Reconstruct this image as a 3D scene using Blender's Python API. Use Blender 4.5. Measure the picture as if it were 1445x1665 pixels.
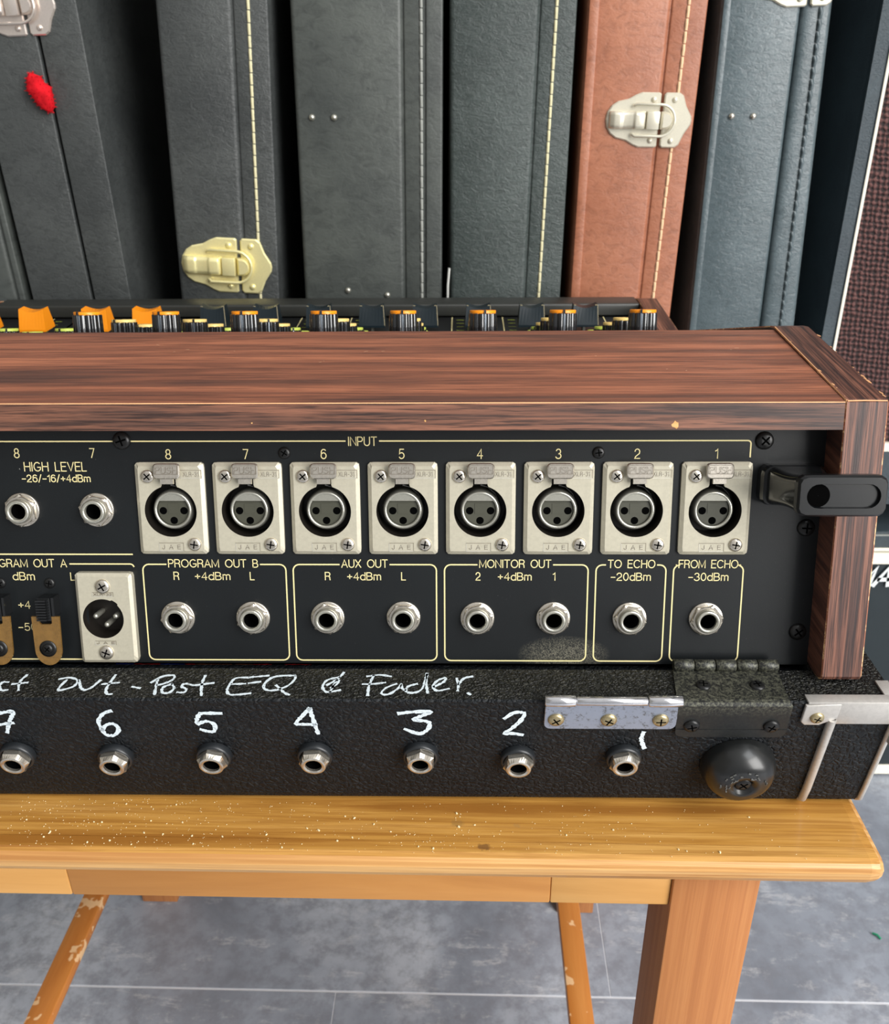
import bpy, bmesh, math, random
from mathutils import Matrix, Vector, noise as mnoise
for o in list(bpy.data.objects): bpy.data.objects.remove(o)
SC = bpy.context.scene
COL = SC.collection
pi = math.pi
random.seed(7)

# ---------------------------------------------------------------- camera
cd = bpy.data.cameras.new('camera'); cam = bpy.data.objects.new('camera', cd); COL.objects.link(cam)
CR = Vector((0.999807115, 0.0176561485, -0.00860197829))
CD = Vector((0.000181782762, -0.446280685, -0.89489302))
CF = Vector((-0.0196392608, 0.894718845, -0.446197813))
CP = Vector((0.12248683, -0.29903212, 0.14801995))
cam.matrix_world = Matrix(((CR.x, -CD.x, -CF.x, CP.x), (CR.y, -CD.y, -CF.y, CP.y), (CR.z, -CD.z, -CF.z, CP.z), (0, 0, 0, 1)))
cd.sensor_fit = 'HORIZONTAL'; cd.sensor_width = 36.0; cd.lens = 36.0 * 1450 / 1445
cd.clip_start = 0.02; cd.clip_end = 50
cd.dof.use_dof = True; cd.dof.focus_distance = 0.345; cd.dof.aperture_fstop = 34
SC.camera = cam
# ---------------------------------------------------------------- light
w = bpy.data.worlds.new('room_light'); SC.world = w; w.use_nodes = True
nt = w.node_tree; bg = nt.nodes['Background']
tc = nt.nodes.new('ShaderNodeTexCoord'); sx = nt.nodes.new('ShaderNodeSeparateXYZ'); cr = nt.nodes.new('ShaderNodeValToRGB')
nt.links.new(tc.outputs['Generated'], sx.inputs[0])
mr = nt.nodes.new('ShaderNodeMapRange'); mr.inputs[1].default_value = -1; mr.inputs[2].default_value = 1
nt.links.new(sx.outputs[2], mr.inputs[0]); nt.links.new(mr.outputs[0], cr.inputs[0])
cr.color_ramp.elements[0].position = 0.0; cr.color_ramp.elements[0].color = (0.30, 0.30, 0.31, 1)
cr.color_ramp.elements[1].position = 1.0; cr.color_ramp.elements[1].color = (1.0, 0.99, 0.97, 1)
e = cr.color_ramp.elements.new(0.5); e.color = (0.52, 0.53, 0.55, 1)
nt.links.new(cr.outputs[0], bg.inputs['Color']); bg.inputs['Strength'].default_value = 0.68

def area_light(name, loc, target, sx_, sy_, power, color):
    ld = bpy.data.lights.new(name, 'AREA'); ld.shape = 'RECTANGLE'; ld.size = sx_; ld.size_y = sy_; ld.energy = power; ld.color = color
    o = bpy.data.objects.new(name, ld); COL.objects.link(o); o.location = loc
    o.rotation_euler = (Vector(target) - Vector(loc)).to_track_quat('-Z', 'Y').to_euler()
    return o
area_light('window_light', (2.3, -2.1, 1.15), (0.12, 0.1, -0.02), 2.0, 2.6, 172, (1.0, 0.985, 0.96))
area_light('fill_light', (1.2, -1.0, 2.2), (0.12, 0.1, 0.0), 1.2, 1.0, 22, (0.95, 0.98, 1.0))  # added soft fill from upper right, no known ceiling lamp
SC.view_settings.view_transform = 'Standard'
try: SC.view_settings.look = 'None'
except Exception: pass
SC.view_settings.gamma = 1.0; SC.view_settings.exposure = 0.0
SC.view_settings.use_curve_mapping = False

# ---------------------------------------------------------------- materials
class NM:
    def __init__(s, name):
        s.m = bpy.data.materials.new(name); s.m.use_nodes = True; s.t = s.m.node_tree; s.N = s.t.nodes; s.L = s.t.links
        s.p = s.N['Principled BSDF']
    def n(s, typ, **kw):
        x = s.N.new(typ)
        for k, v in kw.items():
            if k.startswith('i_'): x.inputs[k[2:].replace('_', ' ')].default_value = v
            else: setattr(x, k, v)
        return x
    def l(s, a, b): s.L.new(a, b)
    def coord(s, scale=(1, 1, 1), kind='Object', rot=(0, 0, 0)):
        tc = s.n('ShaderNodeTexCoord'); mp = s.n('ShaderNodeMapping'); mp.inputs['Scale'].default_value = scale; mp.inputs['Rotation'].default_value = rot
        s.l(tc.outputs[kind], mp.inputs['Vector']); return mp.outputs[0]
    def noise(s, vec, scale, detail=4, rough=0.55, dist=0):
        x = s.n('ShaderNodeTexNoise'); x.inputs['Scale'].default_value = scale; x.inputs['Detail'].default_value = detail
        x.inputs['Roughness'].default_value = rough; x.inputs['Distortion'].default_value = dist; s.l(vec, x.inputs['Vector']); return x.outputs['Fac']
    def ramp(s, fac, stops):
        x = s.n('ShaderNodeValToRGB'); cr = x.color_ramp
        for i, (p, c) in enumerate(stops):
            el = cr.elements[i] if i < 2 else cr.elements.new(p)
            el.position = p; el.color = (c[0], c[1], c[2], 1) if not isinstance(c, (int, float)) else (c, c, c, 1)
        s.l(fac, x.inputs[0]); return x.outputs[0]
    def mix(s, fac, a, b, mode='MIX'):
        x = s.n('ShaderNodeMix', data_type='RGBA', blend_type=mode)
        for v, i in ((fac, 0), (a, 6), (b, 7)):
            if hasattr(v, 'links'): s.l(v, x.inputs[i])
            elif isinstance(v, (int, float)): x.inputs[i].default_value = v
            else: x.inputs[i].default_value = (v[0], v[1], v[2], 1)
        return x.outputs[2]
    def math(s, op, a, b=0.0):
        x = s.n('ShaderNodeMath', operation=op)
        for v, i in ((a, 0), (b, 1)):
            if hasattr(v, 'links'): s.l(v, x.inputs[i])
            else: x.inputs[i].default_value = v
        return x.outputs[0]
    def bump(s, h, strength=0.3, dist=0.001):
        x = s.n('ShaderNodeBump'); x.inputs['Strength'].default_value = strength; x.inputs['Distance'].default_value = dist
        s.l(h, x.inputs['Height']); s.l(x.outputs[0], s.p.inputs['Normal']); return x
    def base(s, c):
        if hasattr(c, 'links'): s.l(c, s.p.inputs['Base Color'])
        else: s.p.inputs['Base Color'].default_value = (c[0], c[1], c[2], 1)
    def set(s, rough=0.5, metal=0.0, spec=0.5, coat=0.0):
        for k, v in (('Roughness', rough), ('Metallic', metal), ('Specular IOR Level', spec), ('Coat Weight', coat)):
            if hasattr(v, 'links'): s.l(v, s.p.inputs[k])
            else: s.p.inputs[k].default_value = v
        return s

def srgb(r, g, b):
    f = lambda c: (c / 255 / 12.92) if c / 255 <= 0.04045 else ((c / 255 + 0.055) / 1.055) ** 2.4
    return (f(r), f(g), f(b))

def simple(name, c, rough=0.5, metal=0.0, spec=0.5, var=0.12, scale=300, coat=0.0, bump=0.0):
    m = NM(name); v = m.coord(); n = m.noise(v, scale, 5)
    m.base(m.mix(n, tuple(x * (1 - var) for x in c), tuple(min(1, x * (1 + var)) for x in c))); m.set(rough, metal, spec, coat)
    if bump: m.bump(n, bump, 0.0005)
    return m.m

def wood(name, dark, mid, light, sc, fine, rough=0.42, wear=None, wearc=(0.75, 0.5, 0.3), coat=0.0, pores=0.5, lo=.30, hi=.70, deep=None):
    """sc = stretch per axis: high values run across the grain"""
    m = NM(name); v = m.coord(sc); v2 = m.coord(tuple(x * fine for x in sc))
    a = m.noise(v, 1.0, 6, 0.62, 0.6); b = m.noise(v2, 1.0, 3, 0.7, 0.2)
    c = m.ramp(a, [(lo, dark), (hi, light), (0.49, mid)])
    c = m.mix(m.ramp(b, [(0.38, pores), (0.55, 0.0)]), c, deep or dark, 'MIX')
    if wear is not None:
        wn = m.noise(m.coord(), wear, 3, 0.7); c = m.mix(m.ramp(wn, [(0.60, 0.0), (0.62, 1.0)]), c, wearc)
    m.base(c); m.set(rough, 0, 0.45, coat); m.bump(b, 0.12, 0.0004)
    return m.m

RW_D, RW_M, RW_L = srgb(70, 40, 33), srgb(118, 66, 50), srgb(160, 92, 68)
M = {}
M['board_top'] = wood('rosewood_board', srgb(94, 64, 54), srgb(138, 86, 65), srgb(180, 114, 84), (4, 105, 105), 7, 0.46, wear=None, coat=0.0, pores=0.5, lo=.34, hi=.66, deep=srgb(64, 42, 38))
M['fascia'] = wood('rosewood_fascia', srgb(66, 50, 46), srgb(116, 78, 62), srgb(150, 100, 78), (7, 220, 220), 5, 0.45, pores=0.85, lo=.36, hi=.64, deep=srgb(44, 32, 30))
M['cheek'] = wood('rosewood_cheek', srgb(58, 42, 40), srgb(104, 68, 56), srgb(140, 94, 76), (380, 7, 7), 5, 0.40, pores=0.85, lo=.38, hi=.62, deep=srgb(40, 28, 28))
M['cheek_side'] = wood('rosewood_cheek_side', srgb(58, 42, 40), srgb(104, 68, 56), srgb(140, 94, 76), (100, 7, 130), 5, 0.40, pores=0.6, lo=.36, hi=.64, deep=srgb(44, 30, 30))
def edge_wear():
    m = NM('worn_veneer_edge'); n = m.noise(m.coord(), 160, 5, 0.75)
    m.base(m.mix(m.ramp(n, [(0.50, 0.0), (0.60, 1.0)]), srgb(150, 92, 66), srgb(232, 190, 140))); m.set(0.6); return m.m
M['worn'] = edge_wear()
M['worn_line'] = simple('bare_veneer_arris', srgb(222, 166, 118), 0.6, var=.3, scale=120)
def panel_mat():
    m = NM('black_panel_paint'); v = m.coord(); big = m.noise(v, 25, 4); sp = m.noise(v, 1500, 2, 0.7); sp2 = m.noise(v, 420, 3, 0.7)
    c = m.mix(big, srgb(14, 16, 18), srgb(21, 25, 27))
    c = m.mix(m.ramp(sp, [(0.70, 0.0), (0.78, 0.35)]), c, srgb(110, 112, 110))
    c = m.mix(m.ramp(sp2, [(0.76, 0.0), (0.775, 0.8)]), c, srgb(170, 170, 165))
    # dust rubbed on near the monitor jack
    sxyz = m.n('ShaderNodeSeparateXYZ'); m.l(m.coord(), sxyz.inputs[0])
    dx = m.math('MULTIPLY', m.math('SUBTRACT', sxyz.outputs[0], 0.162), 55); dy = m.math('MULTIPLY', m.math('SUBTRACT', sxyz.outputs[1], -0.058), 130)
    r = m.math('ADD', m.math('MULTIPLY', dx, dx), m.math('MULTIPLY', dy, dy)); k = m.ramp(r, [(0.0, 1.0), (1.0, 0.0)])
    du = m.ramp(m.noise(v, 2200, 4, 0.8), [(0.45, 0.0), (0.62, 0.55)])
    c = m.mix(m.math('MULTIPLY', k, du), c, srgb(165, 160, 140))
    m.base(c); m.set(0.42, 0, 0.35); m.bump(m.noise(v, 2600, 2), 0.08, 0.0002); return m.m
M['panel'] = panel_mat()
M['ink'] = simple('cream_screen_print', srgb(226, 212, 156), 0.55, var=0.05)
M['black_metal'] = simple('black_screw_metal', srgb(42, 42, 42), 0.32, 0.6, var=0.25)
M['black_gloss'] = simple('black_gloss_plastic', srgb(20, 21, 22), 0.16, 0, 0.6, coat=0.3)
M['black_gloss2'] = simple('black_moulded_plastic', srgb(13, 15, 17), 0.3, 0, 0.4)
M['black_satin'] = simple('black_satin_plastic', srgb(30, 33, 36), 0.35)
M['dark_void'] = simple('painted_recess_shade', (0.002, 0.002, 0.002), 0.9, 0, 0.0)  # near-black colour standing in for shade inside holes and gaps
def nickel(name, c, rough, metal, spot=0.10, scale=900):
    m = NM(name); v = m.coord(); n = m.noise(v, scale, 5, 0.7); b = m.noise(v, 120, 3)
    col = m.mix(m.ramp(n, [(0.35, 1.0), (0.62, 0.0)]), c, tuple(x * (1 - spot * 3) for x in c))
    col = m.mix(m.math('MULTIPLY', b, 0.35), col, tuple(x * 0.8 for x in c))
    m.base(col); m.set(rough, metal, 0.5); m.bump(n, 0.05, 0.0002); return m.m
M['plate'] = nickel('satin_nickel_plate', srgb(198, 192, 172), 0.36, 0.30, 0.04, 600)
M['nickel'] = nickel('bright_nickel', srgb(226, 218, 204), 0.24, 0.9, 0.06)
M['ring'] = nickel('satin_ring_metal', srgb(205, 203, 190), 0.28, 0.8, 0.04)
M['insert'] = simple('grey_insert_plastic', srgb(66, 66, 55), 0.45)
M['chrome'] = nickel('worn_chrome', srgb(232, 232, 236), 0.16, 0.95, 0.03, 500)
M['brass_screw'] = nickel('tarnished_brass_screw', srgb(196, 180, 140), 0.34, 0.8, 0.12, 1800)
def galv():
    m = NM('worn_zinc_leaf'); v = m.coord(); n = m.noise(v, 450, 5, 0.75); st = m.noise(m.coord((300, 40, 40)), 1, 4)
    c = m.mix(m.ramp(n, [(0.36, 1.0), (0.47, 0.0)]), srgb(178, 186, 202), srgb(110, 108, 104))
    c = m.mix(m.math('MULTIPLY', st, 0.4), c, srgb(150, 156, 170)); m.base(c); m.set(0.33, 0.75); return m.m
M['zinc'] = galv()
M['alu'] = nickel('dull_aluminium_trim', srgb(206, 202, 196), 0.36, 0.4, 0.05, 600)
def dusty_black():
    m = NM('dusty_black_hinge'); v = m.coord(); n = m.noise(v, 900, 5, 0.8); b = m.noise(v, 90, 3)
    sxyz = m.n('ShaderNodeSeparateXYZ'); m.l(v, sxyz.inputs[0])
    up = m.ramp(m.math('MULTIPLY', m.math('ADD', sxyz.outputs[2], 0.0670), 120), [(0.0, 0.08), (0.8, 1.0)])
    c = m.mix(m.math('MULTIPLY', m.ramp(n, [(0.44, 0.0), (0.66, 0.9)]), up), srgb(30, 31, 31), srgb(112, 112, 96))
    m.base(c); m.set(0.42, 0.3); return m.m
M['hinge_black'] = dusty_black()
def tolex(name, c, cell=420, bs=0.9, hi=(0.05, 0.05, 0.05), rough=0.42, dist=0.0006, hiamt=0.5):
    m = NM(name); v = m.coord()
    wv = m.n('ShaderNodeVectorMath', operation='ADD'); nz = m.n('ShaderNodeTexNoise'); nz.inputs['Scale'].default_value = cell * 0.8; nz.inputs['Detail'].default_value = 3
    m.l(v, nz.inputs['Vector']); sc = m.n('ShaderNodeVectorMath', operation='SCALE'); sc.inputs['Scale'].default_value = 1.2 / cell
    m.l(nz.outputs['Color'], sc.inputs[0]); m.l(v, wv.inputs[0]); m.l(sc.outputs[0], wv.inputs[1])
    vo = m.n('ShaderNodeTexVoronoi', feature='DISTANCE_TO_EDGE'); vo.inputs['Scale'].default_value = cell; m.l(wv.outputs[0], vo.inputs['Vector'])
    cr = m.ramp(vo.outputs['Distance'], [(0.0, 0.0), (0.28, 1.0)])
    fine = m.noise(v, cell * 3.5, 3)
    spk = m.noise(v, cell * 1.3, 4, 0.75)
    big = m.noise(v, 18, 3)
    h = m.math('ADD', cr, m.math('MULTIPLY', fine, 0.35))
    cc = m.mix(m.math('MULTIPLY', m.ramp(spk, [(0.52, 0.0), (0.74, 1.0)]), hiamt), c, hi)

    m.base(cc); m.set(rough, 0, 0.30); m.bump(h, bs, dist); return m.m
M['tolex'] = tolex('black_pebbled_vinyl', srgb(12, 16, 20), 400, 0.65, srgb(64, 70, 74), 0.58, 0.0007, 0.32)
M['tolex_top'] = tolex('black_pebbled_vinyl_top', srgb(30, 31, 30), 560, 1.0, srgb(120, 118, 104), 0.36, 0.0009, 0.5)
def leather(name, c, c2, rough=0.42, grain=260, bs=0.5, coat=0.0):
    m = NM(name); v = m.coord((1, 1, 1.6)); n = m.noise(v, grain, 6, 0.65, 0.8); b = m.noise(m.coord(), 14, 4, 0.6); f = m.noise(v, grain * 4, 3)
    sc = m.noise(m.coord((1, 1, .25)), 500, 2, .6)
    col = m.mix(m.ramp(b, [(0.35, 0.0), (0.65, 1.0)]), c, c2)
    col = m.mix(m.ramp(n, [(0.30, 0.55), (0.52, 0.0)]), col, tuple(x * 0.6 for x in c))
    m.base(col); m.set(rough, 0, 0.5, coat); m.bump(m.math('ADD', n, m.math('MULTIPLY', f, 0.3)), bs, 0.0016); return m.m
M['lea_black'] = leather('charcoal_case_vinyl', srgb(58, 61, 61), srgb(74, 77, 76), grain=170)
M['lea_black2'] = leather('grey_black_case_vinyl', srgb(62, 66, 64), srgb(80, 84, 80), 0.46, grain=90, bs=0.3)
M['lea_green'] = leather('greenish_black_case_vinyl', srgb(56, 64, 62), srgb(72, 80, 78), 0.42, grain=160, bs=0.6)
M['lea_brown'] = leather('tan_brown_case_vinyl', srgb(148, 90, 64), srgb(170, 110, 82), 0.45, grain=120, bs=0.3)
M['lea_blue'] = leather('blue_grey_case_vinyl', srgb(68, 80, 84), srgb(88, 100, 104), 0.28, grain=170, bs=0.3)
M['lea_cab'] = leather('dark_cabinet_vinyl', srgb(52, 62, 68), srgb(62, 74, 80), 0.42, grain=380, bs=0.5)
M['stitch'] = simple('cream_piping', srgb(216, 208, 168), 0.6)
M['stitch_glint_grey'] = simple('grey_piping_and_glint', srgb(150, 152, 146), 0.6)
M['stitch_tan'] = simple('tan_piping', srgb(228, 190, 150), 0.6)
M['gold'] = nickel('pale_brass', srgb(255, 244, 182), 0.28, 0.40, 0.03)
M['latch'] = nickel('cream_nickel', srgb(230, 224, 204), 0.28, 0.45, 0.03)
M['latch_pink'] = nickel('warm_chrome', srgb(236, 224, 214), 0.22, 0.7, 0.03)
M['white_piping'] = simple('white_piping', srgb(238, 234, 218), 0.5, var=0.05)
M['white_paint'] = simple('white_logo_plastic', srgb(225, 230, 230), 0.4, var=0.03)
M['amp_face'] = simple('dark_slate_front', srgb(28, 38, 42), 0.5, scale=60, var=0.2)
M['orange'] = simple('orange_plastic', srgb(255, 150, 20), 0.35, var=0.05)
M['cream'] = simple('cream_cap_plastic', srgb(250, 214, 130), 0.4, var=0.05)
M['green'] = simple('lime_cap_plastic', srgb(200, 214, 90), 0.4, var=0.05)
M['knob'] = simple('black_knob_plastic', srgb(26, 28, 31), 0.2, 0.35, 0.9, coat=1.0)
M['knob_metal'] = simple('knob_silver_rib', srgb(190, 200, 210), 0.2, 0.9)
M['edge_glint'] = simple('tan_edge_glint', srgb(160, 150, 120), 0.4)  # fader edge reflection and corner highlights, put into colour
M['fader'] = simple('black_fader_plastic', srgb(20, 32, 38), 0.35)
M['torn'] = simple('torn_grey_rubber', srgb(84, 84, 82), 0.8)
M['rubber'] = simple('black_rubber', srgb(26, 27, 27), 0.3, 0, 0.55, var=0.3, scale=200, coat=0.1)
M['hand'] = NM('white_paint_pen'); _h = M['hand']; _h.base(_h.mix(_h.ramp(_h.noise(_h.coord(), 1400, 4, 0.8), [(0.36, 0.0), (0.42, 1.0)]), srgb(44, 46, 48), srgb(220, 232, 238))); _h.set(0.6); M['hand'] = _h.m
def amber():
    m = NM('amber_plastic'); n = m.noise(m.coord(), 260, 5, 0.7)
    m.base(m.mix(n, srgb(112, 82, 38), srgb(186, 142, 74))); m.set(0.18, 0, 0.6, 0.3); m.p.inputs['Transmission Weight'].default_value = 0.5; return m.m
M['amber'] = amber()
M['red_wire'] = simple('red_wire', srgb(190, 20, 24), 0.4); M['blue_wire'] = simple('blue_wire', srgb(30, 50, 150), 0.4); M['brown_wire'] = simple('brown_wire', srgb(130, 70, 40), 0.4)
M['fluff'] = simple('red_plush', srgb(225, 26, 36), 0.9, 0, 0.1, var=0.75, scale=150)
M['pine'] = wood('golden_pine', srgb(158, 104, 42), srgb(196, 142, 66), srgb(212, 160, 86), (3.2, 120, 120), 6, 0.36, coat=0.15, pores=0.55, lo=.36, hi=.64)
M['pine_edge'] = wood('pale_pine_edge', srgb(176, 122, 66), srgb(206, 156, 94), srgb(218, 174, 114), (3.2, 230, 230), 4, 0.42, coat=0.1, pores=0.5, lo=.38, hi=.62)
M['apron_mid'] = wood('apron_beech', srgb(172, 114, 54), srgb(188, 130, 66), srgb(198, 142, 78), (4, 60, 60), 4, 0.45, pores=0.2)
M['apron_light'] = wood('apron_pale', srgb(196, 142, 74), srgb(210, 156, 88), srgb(216, 166, 98), (4, 60, 60), 4, 0.45, pores=0.15)
M['leg'] = wood('leg_beech', srgb(158, 98, 54), srgb(178, 116, 66), srgb(188, 128, 76), (300, 300, 4), 4, 0.52, pores=0.35, lo=.25, hi=.75)
M['rail'] = wood('rail_beech', srgb(178, 104, 44), srgb(200, 126, 58), srgb(210, 140, 72), (60, 4, 60), 3, 0.4, wear=40, wearc=srgb(240, 196, 146), pores=0.2)
def pine_knots(mat):
    t = mat.node_tree; p = t.nodes['Principled BSDF']; src = p.inputs['Base Color'].links[0].from_socket
    tc = t.nodes.new('ShaderNodeTexCoord'); last = src
    for (x, y, r, c, k) in ((0.1315, -0.0494, 0.0026, srgb(112, 76, 44), .75), (0.1210, -0.0378, 0.0028, srgb(134, 104, 62), .4), (0.1445, -0.0385, 0.0016, srgb(150, 120, 80), .3)):
        sp = t.nodes.new('ShaderNodeMapping'); sp.vector_type = 'POINT'; sp.inputs['Location'].default_value = (-x, -y * 1.5, 0); sp.inputs['Scale'].default_value = (1, 1.5, 0)
        t.links.new(tc.outputs['Object'], sp.inputs['Vector'])
        ln = t.nodes.new('ShaderNodeVectorMath'); ln.operation = 'LENGTH'; t.links.new(sp.outputs[0], ln.inputs[0])
        nz = t.nodes.new('ShaderNodeTexNoise'); nz.inputs['Scale'].default_value = 700; t.links.new(tc.outputs['Object'], nz.inputs['Vector'])
        ad = t.nodes.new('ShaderNodeMath'); ad.operation = 'MULTIPLY_ADD'; t.links.new(nz.outputs['Fac'], ad.inputs[0]); ad.inputs[1].default_value = 0.0035; t.links.new(ln.outputs['Value'], ad.inputs[2])
        mr = t.nodes.new('ShaderNodeMapRange'); mr.inputs[1].default_value = r * 0.9 + .0012; mr.inputs[2].default_value = r * 1.25 + .0014; mr.inputs[3].default_value = k; mr.inputs[4].default_value = 0
        t.links.new(ad.outputs[0], mr.inputs[0])
        mx = t.nodes.new('ShaderNodeMix'); mx.data_type = 'RGBA'; t.links.new(mr.outputs[0], mx.inputs[0]); t.links.new(last, mx.inputs[6]); mx.inputs[7].default_value = (*c, 1)
        last = mx.outputs[2]
    t.links.new(last, p.inputs['Base Color'])
pine_knots(M['pine'])
def slate():
    m = NM('grey_slate_tile'); v = m.coord(); b = m.noise(v, 5, 6, 0.6, 0.6); f = m.noise(v, 60, 6, 0.7); st = m.noise(m.coord((2.2, 9, 3), rot=(0, 0, 0.30)), 2.0, 9, 0.72, 0.3)
    c = m.ramp(b, [(0.32, srgb(126, 131, 141)), (0.68, srgb(190, 195, 204)), (0.5, srgb(156, 162, 173))])
    c = m.mix(m.ramp(f, [(0.38, 0.6), (0.56, 0.0)]), c, srgb(124, 126, 134))
    vn = m.n('ShaderNodeMath', operation='ABSOLUTE'); m.l(m.math('SUBTRACT', st, 0.5), vn.inputs[0])
    vein = m.math('MULTIPLY', m.ramp(vn.outputs[0], [(0.0, 1.0), (0.035, 0.0)]), m.ramp(m.noise(v, 26, 6, .75), [(0.50, 0.0), (0.62, 0.5)]))
    c = m.mix(vein, c, srgb(214, 214, 216))
    m.base(c); m.set(0.34, 0, 0.45); m.bump(f, 0.15, 0.001); return m.m
M['tile'] = slate()
M['grout'] = simple('pale_grout', srgb(214, 216, 222), 0.7)
def grille():
    m = NM('brown_woven_grille'); v = m.coord((1, 1, 1)); va = m.n('ShaderNodeTexNoise'); va.inputs['Scale'].default_value = 160; m.l(v, va.inputs['Vector']); vs_ = m.n('ShaderNodeVectorMath', operation='SCALE'); vs_.inputs['Scale'].default_value = .004; m.l(va.outputs['Color'], vs_.inputs[0]); vd = m.n('ShaderNodeVectorMath', operation='ADD'); m.l(v, vd.inputs[0]); m.l(vs_.outputs[0], vd.inputs[1]); v = vd.outputs[0]
    sp = m.n('ShaderNodeSeparateXYZ'); m.l(v, sp.inputs[0])
    S = 2 * pi / 0.0080
    a = m.math('SINE', m.math('MULTIPLY', m.math('ADD', sp.outputs[0], sp.outputs[2]), S)); b = m.math('SINE', m.math('MULTIPLY', m.math('SUBTRACT', sp.outputs[0], sp.outputs[2]), S * 0.8))
    k = m.math('MULTIPLY', a, b); n = m.noise(v, 500, 3)
    kk = m.math('ADD', m.math('MULTIPLY', k, 0.5), n)
    c = m.ramp(kk, [(0.15, srgb(26, 17, 17)), (0.85, srgb(104, 70, 66)), (0.5, srgb(58, 38, 37))])
    m.base(c); m.set(0.7, 0, 0.3); m.bump(kk, 0.8, 0.0015); return m.m
M['grille'] = grille()
M['wall'] = simple('dark_wall_paint', srgb(120, 118, 112), 0.8, scale=5)
M['crumb'] = simple('pale_wood_dust', srgb(246, 226, 180), 0.7)
M['scrap'] = simple('green_plastic', srgb(40, 150, 110), 0.4)
M['arm'] = simple('dark_armrest_vinyl', srgb(48, 49, 46), 0.4, scale=600)
M['surface'] = simple('black_control_surface', srgb(22, 23, 24), 0.4)
M['zip'] = simple('pale_cable', srgb(200, 200, 195), 0.4)

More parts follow.
